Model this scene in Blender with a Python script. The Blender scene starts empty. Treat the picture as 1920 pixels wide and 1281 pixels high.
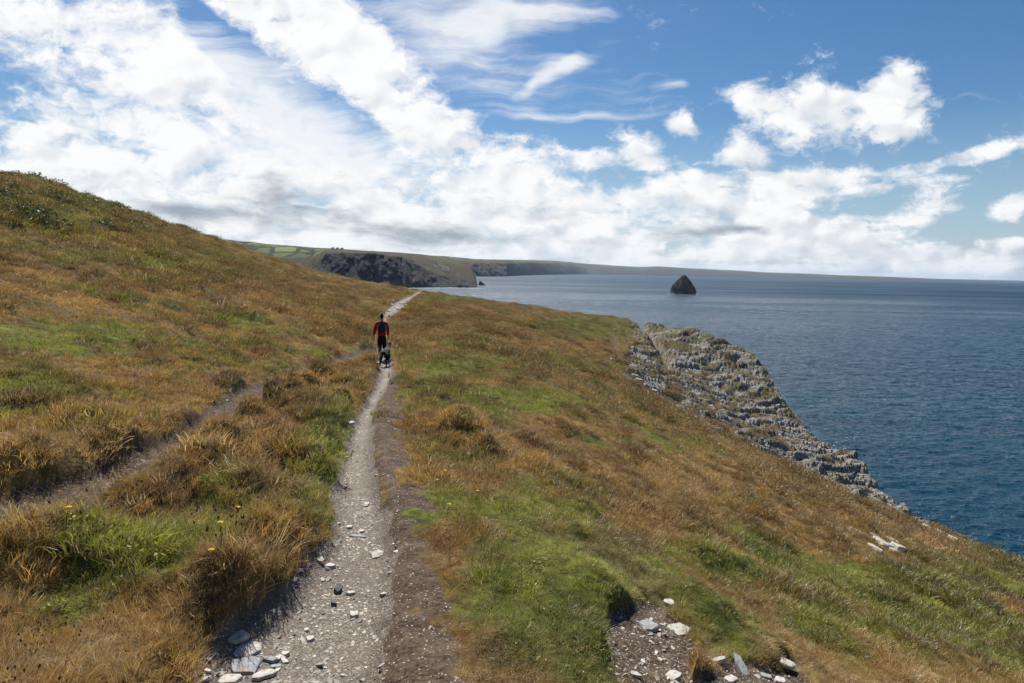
import bpy, bmesh, math, random
import numpy as np
from mathutils import Vector, Matrix, Euler

rnd = random.Random(7)
rng = np.random.default_rng(11)
R = math.radians
SC = bpy.context.scene
COL = SC.collection

# ------------------------------------------------------------------ camera
F_PX = 1920 * 22.0 / 36.0
PITCH = math.atan(133.0 / F_PX)
ROLL = R(1.17)
fwd = np.array([0, math.cos(PITCH), -math.sin(PITCH)])
r0 = np.array([1.0, 0, 0]); u0 = np.cross(r0, fwd)
cam_r = r0 * math.cos(ROLL) + u0 * math.sin(ROLL)
cam_u = -r0 * math.sin(ROLL) + u0 * math.cos(ROLL)
cd = bpy.data.cameras.new('camera'); cam = bpy.data.objects.new('camera', cd); COL.objects.link(cam)
cd.lens = 22.0; cd.sensor_width = 36.0; cd.clip_start = 0.05; cd.clip_end = 200000
cam.matrix_world = Matrix(((cam_r[0], cam_u[0], -fwd[0], 0), (cam_r[1], cam_u[1], -fwd[1], 0),
                           (cam_r[2], cam_u[2], -fwd[2], 0), (0, 0, 0, 1)))
SC.camera = cam
SEA = -50.0

def ray(px, py):
    """direction (scaled to Y = 1) of a point of the photograph"""
    d = fwd + cam_r * ((px - 960) / F_PX) + cam_u * (-(py - 640.5) / F_PX)
    return d / d[1]

def pt(px, py, Y):
    d = ray(px, py) * Y
    return (float(d[0]), float(d[1]), float(d[2]))

def proj(X, Y, Z):
    a = X * fwd[0] + Y * fwd[1] + Z * fwd[2]
    a = np.where(a < 0.05, 0.05, a)
    u = (X * cam_r[0] + Y * cam_r[1] + Z * cam_r[2]) / a
    v = (X * cam_u[0] + Y * cam_u[1] + Z * cam_u[2]) / a
    return 960 + u * F_PX, 640.5 - v * F_PX

# ------------------------------------------------------------------ light
SUN_AZ, SUN_EL = R(-17), R(50)        # azimuth from +Y towards +X
sun_dir = Vector((math.sin(SUN_AZ) * math.cos(SUN_EL), math.cos(SUN_AZ) * math.cos(SUN_EL), math.sin(SUN_EL)))
sl = bpy.data.lights.new('sun', 'SUN'); sl.energy = 5.0; sl.angle = R(0.55); sl.color = (1, 0.95, 0.87)
so = bpy.data.objects.new('sun', sl); COL.objects.link(so)
so.rotation_euler = sun_dir.to_track_quat('Z', 'Y').to_euler()

SC.view_settings.view_transform = 'Standard'; SC.view_settings.look = 'None'
SC.view_settings.exposure = 0.5; SC.view_settings.gamma = 1.0; SC.view_settings.use_curve_mapping = False
SC.cycles.max_bounces = 6; SC.cycles.diffuse_bounces = 2; SC.cycles.glossy_bounces = 2
SC.cycles.transparent_max_bounces = 8; SC.cycles.volume_bounces = 0; SC.cycles.transmission_bounces = 2

# ------------------------------------------------------------------ node helper
class NT:
    def __init__(s, tree): s.t = tree; s.n = tree.nodes; s.l = tree.links
    def new(s, typ, **kw):
        nd = s.n.new(typ)
        for k, v in kw.items(): setattr(nd, k, v)
        return nd
    def set(s, sock, v):
        if isinstance(v, bpy.types.NodeSocket): s.l.new(v, sock)
        else: sock.default_value = v
    def math(s, op, a, b=0.0, c=0.0, clamp=False):
        nd = s.new('ShaderNodeMath', operation=op); nd.use_clamp = clamp
        s.set(nd.inputs[0], a); s.set(nd.inputs[1], b); s.set(nd.inputs[2], c)
        return nd.outputs[0]
    def vec(s, x, y, z=0.0):
        nd = s.new('ShaderNodeCombineXYZ'); s.set(nd.inputs[0], x); s.set(nd.inputs[1], y); s.set(nd.inputs[2], z)
        return nd.outputs[0]
    def noise(s, v, scale, detail=4, rough=0.55, dist=0.0, typ='FBM', lac=2.0):
        nd = s.new('ShaderNodeTexNoise'); nd.noise_type = typ
        s.l.new(v, nd.inputs['Vector'])
        nd.inputs['Scale'].default_value = scale; nd.inputs['Detail'].default_value = detail
        nd.inputs['Roughness'].default_value = rough; nd.inputs['Distortion'].default_value = dist
        nd.inputs['Lacunarity'].default_value = lac
        return nd.outputs[0]
    def map(s, v, loc=(0, 0, 0), rot=(0, 0, 0), scl=(1, 1, 1), typ='POINT'):
        nd = s.new('ShaderNodeMapping', vector_type=typ); s.l.new(v, nd.inputs[0])
        nd.inputs['Location'].default_value = loc; nd.inputs['Rotation'].default_value = rot
        nd.inputs['Scale'].default_value = scl
        return nd.outputs[0]
    def rng(s, v, a, b, c=0.0, d=1.0, smooth=False):
        nd = s.new('ShaderNodeMapRange'); nd.clamp = True
        if smooth: nd.interpolation_type = 'SMOOTHSTEP'
        s.set(nd.inputs[0], v)
        for i, x in enumerate((a, b, c, d)): s.set(nd.inputs[i + 1], x)
        return nd.outputs[0]
    def mix(s, f, a, b):
        nd = s.new('ShaderNodeMix', data_type='RGBA')
        s.set(nd.inputs[0], f)
        s.set(nd.inputs[6], a if isinstance(a, bpy.types.NodeSocket) else (*a, 1))
        s.set(nd.inputs[7], b if isinstance(b, bpy.types.NodeSocket) else (*b, 1))
        return nd.outputs[2]
    def bump(s, h, strength=0.5, dist=0.1):
        nd = s.new('ShaderNodeBump'); nd.inputs['Strength'].default_value = strength
        nd.inputs['Distance'].default_value = dist; s.l.new(h, nd.inputs['Height'])
        return nd.outputs[0]

def new_mat(name):
    m = bpy.data.materials.new(name); m.use_nodes = True
    t = NT(m.node_tree); b = m.node_tree.nodes['Principled BSDF']
    b.inputs['Roughness'].default_value = 0.85
    return m, t, b

# ------------------------------------------------------------------ world: sky and clouds
W = bpy.data.worlds.new('World'); SC.world = W; W.use_nodes = True
def build_world():
    t = NT(W.node_tree); t.n.clear()
    out = t.new('ShaderNodeOutputWorld')
    sky = t.new('ShaderNodeTexSky'); sky.sky_type = 'NISHITA'; sky.sun_disc = False
    sky.sun_elevation = SUN_EL; sky.sun_rotation = SUN_AZ; sky.altitude = 50
    sky.air_density = 1.0; sky.dust_density = 0.35; sky.ozone_density = 3.0
    hs = t.new('ShaderNodeHueSaturation'); hs.inputs['Saturation'].default_value = 1.3
    t.l.new(sky.outputs[0], hs.inputs['Color'])
    tc = t.new('ShaderNodeTexCoord')
    sp = t.new('ShaderNodeSeparateXYZ'); t.l.new(tc.outputs['Generated'], sp.inputs[0])
    x, y, z = sp.outputs
    ys = t.math('MAXIMUM', y, 0.08)
    u = t.math('DIVIDE', x, ys); v = t.math('DIVIDE', z, ys)
    chart = t.vec(u, v, 0.0)
    # warp the chart so that no outline stays an ellipse
    w1 = t.new('ShaderNodeTexNoise'); t.l.new(chart, w1.inputs['Vector'])
    w1.inputs['Scale'].default_value = 5.0; w1.inputs['Detail'].default_value = 3.0; w1.inputs['Roughness'].default_value = 0.6
    vs = t.new('ShaderNodeVectorMath', operation='MULTIPLY_ADD')
    t.l.new(w1.outputs['Color'], vs.inputs[0]); vs.inputs[1].default_value = (0.10, 0.08, 0); vs.inputs[2].default_value = (-0.05, -0.04, 0)
    va = t.new('ShaderNodeVectorMath', operation='ADD'); t.l.new(chart, va.inputs[0]); t.l.new(vs.outputs[0], va.inputs[1])
    wc = va.outputs[0]
    def blob(acc, src, px, py, rx, ry, ang, st):
        d = ray(px, py)
        m = t.map(src, (d[0], d[2], 0), (0, 0, -R(ang)), (rx / F_PX, ry / F_PX, 1), 'TEXTURE')
        g = t.new('ShaderNodeTexGradient', gradient_type='SPHERICAL'); t.l.new(m, g.inputs[0])
        return t.math('MULTIPLY_ADD', g.outputs[1], st, acc)
    cov = t.math('ADD', 0.0, 0.0)
    # px, py, half-axes, clockwise tilt in the picture, strength
    for b in CLOUDS: cov = blob(cov, wc, *b)
    cov = t.math('SUBTRACT', cov, t.rng(v, 0.55, 1.1, 0.0, 0.9))
    cov = t.math('SUBTRACT', cov, t.rng(y, 0.3, 0.0, 0.0, 0.5))
    den = t.math('ADD', v, 0.13)
    q = t.vec(t.math('DIVIDE', u, den), t.math('DIVIDE', 1.0, den), 0.3)
    cov = t.math('MINIMUM', cov, t.rng(v, 0.0, 0.42, 1.12, 0.86))
    SH = (-0.016, 0.026, 0)                      # a small step towards the sun
    def lumps(off, det=6):
        return t.math('MULTIPLY', t.math('SUBTRACT', t.noise(t.map(wc2, off, (0, 0, 0), (1, 1.45, 1)), 8.0, det, 0.62, 0.25), 0.5), 3.1)
    # fine warp gives the torn edges
    w2 = t.new('ShaderNodeTexNoise'); t.l.new(chart, w2.inputs['Vector']); w2.inputs['Scale'].default_value = 26.0; w2.inputs['Detail'].default_value = 3.0; w2.inputs['Roughness'].default_value = 0.62
    vs2 = t.new('ShaderNodeVectorMath', operation='MULTIPLY_ADD'); t.l.new(w2.outputs['Color'], vs2.inputs[0]); vs2.inputs[1].default_value = (0.04, 0.03, 0); vs2.inputs[2].default_value = (-0.02, -0.015, 0)
    va2 = t.new('ShaderNodeVectorMath', operation='ADD'); t.l.new(chart, va2.inputs[0]); t.l.new(vs2.outputs[0], va2.inputs[1]); wc2 = va2.outputs[0]
    n1 = t.noise(q, 1.3, 6, 0.62, 0.3)
    n2 = lumps((0, 0, 0)); r0_ = lumps((0, 0, 0), 2.4); r1_ = lumps(SH, 2.4)
    nf = t.noise(t.map(wc2, (4, 0, 0), (0, 0, R(-30)), (1, 1.8, 1)), 30.0, 4, 0.68, 0.3)
    nn = t.math('ADD', t.math('MULTIPLY', t.math('SUBTRACT', n1, 0.5), 2.4), t.math('MULTIPLY', n2, 1.0))
    nn = t.math('ADD', nn, t.math('MULTIPLY', t.math('SUBTRACT', nf, 0.5), 1.5))
    body = t.math('ADD', cov, nn)
    a1 = t.rng(body, 0.16, 1.15, 0, 1, True)
    # streaked cirrus
    cir = t.math('ADD', 0.0, 0.0)
    for b in CIRRUS: cir = blob(cir, wc, *b)
    st = t.noise(t.map(wc, (0, 0, 0), (0, 0, R(-28)), (1.6, 26, 1)), 1.7, 6, 0.62, 0.15)
    st2 = t.noise(t.map(wc, (3, 1, 0), (0, 0, R(-20)), (3.0, 9, 1)), 2.5, 5, 0.65, 0.25)
    sn = t.math('MULTIPLY', t.math('SUBTRACT', t.math('ADD', t.math('MULTIPLY', st, .5), t.math('MULTIPLY', st2, .5)), 0.5), 2.2)
    a2 = t.math('MULTIPLY', t.rng(t.math('ADD', t.math('MULTIPLY', cir, 1.0), sn), 0.25, 1.2, 0, 1, True), 0.85)
    a2 = t.math('MULTIPLY', a2, t.rng(cir, 0.0, 0.25, 0, 1, True))
    alpha = t.math('SUBTRACT', 1.0, t.math('MULTIPLY', t.math('SUBTRACT', 1, a1), t.math('SUBTRACT', 1, a2)))
    # shading: grey undersides where cloud is thick
    gr = t.math('ADD', 0.0, 0.0)
    for b in GREYS: gr = blob(gr, wc, *b)
    n3 = t.noise(t.map(q, (5, 2, 0)), 2.3, 4, 0.62, 0.4)
    n4 = t.noise(t.map(wc2, (2, 7, 0), (0, 0, 0), (1, 2.0, 1)), 9.0, 4, 0.62, 0.3)
    g3 = t.math('MULTIPLY', t.math('SUBTRACT', t.math('ADD', t.math('ADD', t.math('MULTIPLY', n3, .35), t.math('MULTIPLY', n4, .5)), t.math('MULTIPLY', nf, .15)), 0.5), 4.2)
    shade = t.rng(t.math('ADD', gr, g3), 0.15, 1.6, 0, 1, True)
    relief = t.math('SUBTRACT', r1_, r0_)
    lit = t.math('ADD', t.math('MULTIPLY', relief, -0.7), t.math('MULTIPLY', t.rng(body, 0.5, 2.0), -0.22))
    lit = t.math('ADD', lit, t.math('MULTIPLY', t.rng(u, 0.6, -0.4), 0.12))
    lowband = t.rng(v, 0.30, 0.05)
    lit = t.math('MULTIPLY', lit, t.math('MULTIPLY_ADD', lowband, 0.5, 0.75))
    white = t.mix(t.rng(lit, -0.55, 0.02), (0.58, 0.64, 0.73), (1.03, 1.03, 1.03))
    ccol = t.mix(shade, white, (0.36, 0.41, 0.47))
    b1 = t.new('ShaderNodeBackground'); t.l.new(t.mix(t.math('MULTIPLY', t.rng(z, 0.22, 0.0), 0.75), hs.outputs[0], (5.2, 6.9, 8.6)), b1.inputs[0]); b1.inputs[1].default_value = 0.058
    b2 = t.new('ShaderNodeBackground'); t.l.new(ccol, b2.inputs[0]); b2.inputs[1].default_value = 0.68
    ms = t.new('ShaderNodeMixShader'); t.l.new(alpha, ms.inputs[0]); t.l.new(b1.outputs[0], ms.inputs[1]); t.l.new(b2.outputs[0], ms.inputs[2])
    t.l.new(ms.outputs[0], out.inputs[0])

CLOUDS = [  # (px, py, rx, ry, clockwise tilt, strength)
    # long bank above the horizon
    (120, 430, 620, 230, 6, 1.4), (560, 410, 620, 210, 6, 1.5), (1050, 430, 560, 150, 2, 1.6), (1000, 480, 1000, 60, 1, 1.2),
    (1500, 478, 560, 62, 0, 1.3), (1350, 400, 420, 80, -3, 1.2), (1880, 490, 320, 45, 0, 1.1), (1560, 430, 240, 50, -8, 0.6),
    # left masses and the two great diagonal banks
    (130, 100, 350, 180, 25, 1.3), (320, 110, 220, 90, 42, 1.3), (60, 240, 330, 50, 12, 0.5), (300, 310, 420, 70, 14, 0.4),
    (560, 50, 300, 95, 40, 1.9), (730, 150, 240, 85, 50, 1.9), (800, 250, 120, 60, 20, 0.7), (900, 310, 190, 70, 10, .9),
    # blue gaps
    (460, 120, 190, 42, 50, -1.5), (575, 225, 170, 36, 32, -0.9), (1750, 60, 500, 160, 0, -0.8), (1800, 360, 150, 40, -10, -0.7), (1080, 130, 260, 110, 0, -.6),
    (1180, 335, 60, 14, 0, -0.4), (60, 222, 140, 16, 14, -0.9), (1560, 385, 200, 12, -4, -.7), (200, 165, 240, 16, 25, -.5), (480, 260, 200, 20, 20, -.5),
    # separate clouds
    (1640, 225, 170, 80, -8, 1.5), (1540, 225, 190, 60, 14, .7), (1410, 182, 100, 40, 24, 1.05), (1690, 140, 90, 60, -20, .8), (1600, 180, 280, 130, 0, .40),
    (1385, 300, 85, 56, 30, 1.3), (1278, 250, 52, 28, 15, 1.5), (1205, 285, 85, 34, 28, 1.25), (1000, 285, 120, 46, -6, 1.2),
    (1745, 375, 120, 50, -25, 1.4), (1893, 385, 56, 36, 0, 1.6), (1560, 325, 260, 22, -4, 1.1), (1820, 300, 190, 22, -16, 1.2), (1580, 352, 260, 12, -4, .8),
    (850, 222, 80, 22, 8, 1.0), (1100, 300, 80, 26, 0, .9), (1380, 335, 160, 18, -4, .9),
]
CIRRUS = [
    (500, 180, 300, 120, 35, 1.1), (830, 60, 280, 150, 20, 1.0), (1010, 25, 190, 45, -6, 1.1), (1080, 105, 100, 24, -28, .62), (1030, 140, 90, 16, -34, .5),
    (1100, 222, 280, 13, -1, .62), (1820, 196, 150, 8, 2, 0.42), (1250, 163, 45, 14, 0, .7), (200, 60, 300, 140, 20, .8),
    (1150, 180, 320, 100, -8, .45), (650, 300, 400, 90, 10, .8), (250, 230, 400, 80, 20, .8),
]
GREYS = [
    (520, 355, 150, 50, 8, 1.05), (600, 385, 120, 30, 4, .8), (420, 400, 220, 40, 8, 1.0), (720, 420, 300, 36, 3, 1.1), (340, 372, 120, 22, 10, .7),
    (1290, 432, 130, 22, 0, 1.3), (1400, 438, 120, 16, 0, .9), (1050, 400, 300, 36, 4, 0.5), (860, 445, 260, 26, 0, 0.9), (150, 380, 300, 80, 6, 0.3),
    (560, 60, 280, 120, 38, -0.9), (1650, 205, 220, 120, 0, -.5), (300, 150, 300, 160, 25, -.6), (585, 378, 40, 9, 5, -2.2), (1590, 415, 60, 30, 0, .7), (700, 465, 420, 16, 1, .5), (960, 300, 40, 30, 0, .4),
]
build_world()

# ------------------------------------------------------------------ numpy noise
def _h(ix, iy, seed):
    h = (ix.astype(np.int64) * 374761393 + iy.astype(np.int64) * 668265263 + seed * 974711) & 0xFFFFFFFF
    h = ((h ^ (h >> 13)) * 1274126177) & 0xFFFFFFFF
    h = ((h ^ (h >> 16)) * 2246822519) & 0xFFFFFFFF
    return (h ^ (h >> 15)) & 0xFFFFFFFF
def perlin(x, y, seed=0):
    xi = np.floor(x); yi = np.floor(y); fx = x - xi; fy = y - yi
    sx = fx * fx * fx * (fx * (fx * 6 - 15) + 10); sy = fy * fy * fy * (fy * (fy * 6 - 15) + 10)
    def g(ox, oy):
        a = _h(xi + ox, yi + oy, seed) / 4294967296.0 * 2 * np.pi
        return np.cos(a) * (fx - ox) + np.sin(a) * (fy - oy)
    a = g(0, 0); b = g(1, 0); c = g(0, 1); d = g(1, 1)
    a = a + (b - a) * sx; c = c + (d - c) * sx
    return (a + (c - a) * sy) * 1.5
def fbm(x, y, o=4, seed=0, gain=0.5):
    s = 0; a = 1.0; n = 0
    for i in range(o):
        s = s + a * perlin(x * 2 ** i + 17.3 * i, y * 2 ** i - 9.1 * i, seed + i); n += a; a *= gain
    return s / n
def cell(x, y, seed=0):
    """distance to the nearest feature point, and that point's random number"""
    xi = np.floor(x); yi = np.floor(y)
    best = np.full(np.shape(x), 9.0); bid = np.zeros(np.shape(x))
    for ox in (-1, 0, 1):
        for oy in (-1, 0, 1):
            cx = xi + ox; cy = yi + oy
            hx = _h(cx, cy, seed) / 4294967296.0; hy = _h(cx, cy, seed + 7) / 4294967296.0
            d = (cx + hx - x) ** 2 + (cy + hy - y) ** 2
            m = d < best; best = np.where(m, d, best); bid = np.where(m, _h(cx, cy, seed + 13) / 4294967296.0, bid)
    return np.sqrt(best), bid
def sstep(x, a, b):
    t = np.clip((x - a) / (b - a), 0, 1); return t * t * (3 - 2 * t)

# ------------------------------------------------------------------ the lie of the land
def horizon(px): return 507.5 + (px - 960) * 0.0205
CP = []
for px, py, Y in [
    # path
    (600, 1281, 2.7), (660, 1000, 4.6), (680, 800, 9.0), (722, 700, 17.2), (715, 674, 22), (712, 625, 35), (722, 590, 56), (760, 562, 88), (790, 546, 122),
    # left slope
    (0, 1270, 2.6), (250, 1270, 2.65), (0, 990, 3.7), (250, 990, 4.2), (0, 650, 8.0), (300, 800, 6.8), (300, 600, 14), (500, 700, 12.5), (0, 480, 17), (0, 400, 26),
    (300, 500, 28), (500, 560, 32), (600, 600, 30), (450, 500, 60), (600, 540, 70), (690, 570, 65), (200, 430, 38),
    (0, 327, 44), (100, 352, 53), (200, 381, 63), (300, 416, 76), (420, 453, 92), (520, 487, 104), (600, 511, 112), (700, 532, 118),
    # right slope
    (1000, 1281, 2.75), (1400, 1281, 3.5), (1920, 1281, 5.6), (1000, 1000, 5.1), (1300, 1100, 5.5), (1600, 1150, 7.4), (1920, 1180, 9.5),
    (900, 800, 10), (1000, 800, 12), (1300, 900, 13), (1500, 960, 15), (1750, 1040, 17), (850, 680, 22), (1000, 700, 24), (1150, 760, 27), (1400, 860, 28), (1600, 950, 28),
    (900, 620, 50), (1050, 640, 58), (1180, 690, 60), (1300, 770, 52), (1400, 815, 46),
    (880, 570, 100), (1000, 590, 105), (1100, 605, 108),
    (800, 549, 124), (900, 562, 125), (1000, 576, 125), (1100, 591, 125), (1160, 597, 122), (1215, 603, 120), (1300, 610, 120), (1340, 618, 118),
    (1412, 650, 110), (1446, 703, 98), (1500, 770, 84), (1574, 840, 68), (1614, 880, 58), (1700, 968, 44), (1800, 1016, 37), (1920, 1068, 31),
    (1300, 660, 98), (1350, 740, 78), (1480, 850, 54)]:
    CP.append(pt(px, py, Y))
CP += [(-3, 0, -0.9), (0, 0, -1.6), (4, 0, -2.9), (-8, -4, 0.4), (8, -4, -4.2), (0, -8, -1.2), (-30, -5, 6.5), (25, 0, -9.5), (0, -30, 0), (-20, 8, 3.3), (-55, 30, 11), (40, 12, -16), (30, -20, -11), (-40, -30, 8)]
CP = np.array(CP)
def _tp(r2): return 0.5 * r2 * np.log(r2 + 1e-9)
def _w(X, Y):                       # compress distance so near and far control points weigh alike
    r = np.hypot(X, Y) + 1e-6; k = np.log1p(r / 6.0) / r * 6.0
    return X * k, Y * k
def rbf_fit(P):
    x, y = _w(P[:, 0], P[:, 1]); n = len(P)
    r = np.hypot(P[:, 0], P[:, 1])
    K = _tp((x[:, None] - x) ** 2 + (y[:, None] - y) ** 2) + np.eye(n) * 0.35
    Q = np.c_[np.ones(n), x, y]
    A = np.block([[K, Q], [Q.T, np.zeros((3, 3))]])
    val = (P[:, 2] + 1.6) / (4 + r)          # work with the slope seen from the viewpoint
    s = np.linalg.solve(A, np.r_[val, 0, 0, 0])
    return x, y, s
_cx, _cy, _cs = rbf_fit(CP)
def zsmooth(X, Y):
    X = np.asarray(X, float); Y = np.asarray(Y, float); sh = X.shape
    x, y = _w(X.ravel(), Y.ravel()); out = np.zeros(x.shape)
    for i in range(0, len(x), 60000):
        a, b = x[i:i + 60000], y[i:i + 60000]
        K = _tp((a[:, None] - _cx) ** 2 + (b[:, None] - _cy) ** 2)
        out[i:i + 60000] = K @ _cs[:-3] + _cs[-3] + _cs[-2] * a + _cs[-1] * b
    return (out * (4 + np.hypot(X.ravel(), Y.ravel())) - 1.6).reshape(sh)
# brink of the land as seen round the viewpoint: azimuth -> distance
EDGE = [(-60, 30), (-50, 40)]
for px, py, Y in [(0, 327, 44), (100, 352, 53), (200, 381, 63), (300, 416, 76), (420, 453, 92), (520, 487, 104), (600, 511, 112), (700, 532, 118), (790, 546, 122),
                  (900, 562, 125), (1000, 576, 125), (1100, 591, 125), (1160, 597, 122), (1215, 603, 120), (1300, 610, 120), (1340, 618, 118), (1412, 650, 110), (1446, 703, 98),
                  (1500, 770, 84), (1574, 840, 68), (1614, 880, 58), (1700, 968, 44), (1800, 1016, 37), (1920, 1068, 31)]:
    p = pt(px, py, Y); EDGE.append((math.degrees(math.atan2(p[0], p[1])), math.hypot(p[0], p[1])))
EDGE += [(50, 29), (70, 27), (110, 40), (180, 60)]
EDGE = [(-180, 60), (-110, 45)] + EDGE
EA = np.array([e[0] for e in EDGE]); ER = np.array([e[1] for e in EDGE])
def edge_r(az): return np.interp(az, EA, ER)
def zbase(X, Y):
    X = np.asarray(X, float); Y = np.asarray(Y, float)
    az = np.degrees(np.arctan2(X, Y)); r = np.hypot(X, Y); e = edge_r(az)
    rr = np.minimum(r, e * 1.03); k = rr / np.maximum(r, 1e-6)
    z = zsmooth(X * k, Y * k)
    over = np.maximum(r - e, 0)
    steep = 0.35 + 0.75 * sstep(az, -12, 15)
    return z - steep * over * sstep(over, 0, 3 + 0.06 * e) * (1 + 0.01 * over)
def ground_hit(px, py, f=None):
    f = f or zbase
    d = ray(px, py); Ys = np.geomspace(1.2, 200, 1500)
    h = d[2] * Ys - f(d[0] * Ys, Ys)
    i = np.argmax(h < 0) if (h < 0).any() else len(Ys) - 1
    Y = Ys[i]
    if i > 0:
        a, b = h[i - 1], h[i]; Y = Ys[i - 1] + (Ys[i] - Ys[i - 1]) * a / (a - b)
    return np.array([d[0] * Y, Y, d[2] * Y])

def strip(rows):
    """rows of (py, left px, right px) -> centreline points and half-widths on the ground"""
    out = []
    for py, l, r in rows:
        a = ground_hit(l, py); b = ground_hit(r, py)
        out.append(((a[0] + b[0]) / 2, (a[1] + b[1]) / 2, abs(b[0] - a[0]) / 2))
    return out
PATH = [(-0.2, -2, .6), (-0.55, 0.5, .5)] + strip([(1281, 335, 715), (1200, 392, 725), (1100, 518, 735), (1000, 612, 742), (900, 622, 715), (850, 627, 703), (800, 645, 703),
              (750, 672, 715), (700, 706, 744), (680, 703, 742), (655, 698, 734), (630, 705, 728), (600, 706, 736), (586, 712, 752), (576, 722, 764), (566, 738, 770), (555, 768, 783), (547, 783, 792)])
DIRT = [(0.35, -2, .5), (0.2, 0.5, .5)] + strip([(1281, 600, 860), (1200, 640, 850), (1100, 680, 820), (1000, 690, 800), (900, 690, 775), (850, 680, 762), (800, 690, 755), (750, 700, 748), (700, 720, 745)])
TR_C = [ground_hit(px, py) for px, py in [(-250, 1085), (0, 995), (150, 933), (250, 885), (340, 838), (420, 785), (480, 742), (560, 706), (630, 680), (700, 655)]]
TRAIL = [(c[0], c[1], w) for c, w in zip(TR_C, (.28, .26, .23, .21, .2, .22, .32, .2, .22, .3))]
SIDE = [(ground_hit(px, py)[0], ground_hit(px, py)[1], w) for px, py, w in [(640, 545, .3), (680, 565, .5), (705, 585, .6)]]
FARTRAIL = [(ground_hit(px, py)[0], ground_hit(px, py)[1], .16) for px, py in [(1150, 602), (1162, 618), (1150, 640), (1155, 660), (1170, 690), (1180, 712)]]
def dpoly(X, Y, line):
    """signed side (+ = right) distance to the edge of a strip: < 0 inside"""
    best = np.full(X.shape, 1e9); side = np.zeros(X.shape)
    for (ax, ay, aw), (bx, by, bw) in zip(line[:-1], line[1:]):
        dx, dy = bx - ax, by - ay; L2 = dx * dx + dy * dy
        t = np.clip(((X - ax) * dx + (Y - ay) * dy) / L2, 0, 1)
        d = np.hypot(X - ax - t * dx, Y - ay - t * dy) - (aw + (bw - aw) * t)
        m = d < best; best = np.where(m, d, best)
        side = np.where(m, np.sign((X - ax) * dy - (Y - ay) * dx), side)
    return best, side

# big tussocks: px, py, radius in the picture, height in m
TUSS = []
for px, py, rp, h in [(600, 722, 22, .3), (575, 735, 30, .32), (545, 745, 30, .35), (640, 715, 26, .3), (500, 765, 35, .3), (470, 800, 35, .3), (420, 855, 42, .3), (380, 900, 40, .25),
                      (500, 840, 40, .25), (330, 930, 50, .22), (240, 960, 60, .2), (480, 950, 45, .2), (560, 970, 30, .18), (100, 1040, 80, .18), (180, 1060, 60, .14),
                      (300, 850, 40, .13), (220, 850, 60, .16), (100, 880, 80, .12), (160, 820, 60, .16), (380, 800, 36, .2), (20, 900, 60, .12), (520, 1090, 50, .08), (440, 1130, 60, .08), (590, 1040, 25, .14),
                      (190, 535, 45, .5), (300, 640, 50, .3), (870, 810, 36, .38), (915, 850, 26, .3), (800, 790, 30, .25), (1095, 960, 28, .18), (1080, 1005, 20, .12), (1300, 1040, 50, .2), (1380, 1075, 60, .18),
                      (1120, 1110, 60, .14), (1010, 880, 40, .15), (1180, 900, 40, .2), (1720, 1100, 80, .25), (1620, 1000, 28, .25), (1560, 1190, 70, .12), (1270, 1120, 40, .12), (1340, 1160, 60, .16), (930, 1215, 50, .12),
                      (700, 690, 14, .15), (680, 668, 14, .15), (655, 735, 24, .2), (640, 760, 20, .2), (1130, 1215, 60, .1), (620, 690, 16, .2),
                      (60, 345, 20, .45), (110, 352, 16, .4), (180, 378, 16, .3), (350, 432, 10, .2), (760, 545, 14, .5), (720, 537, 12, .6)]:
    g = ground_hit(px, py); TUSS.append((g[0], g[1], rp * g[1] / F_PX, h))

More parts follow.
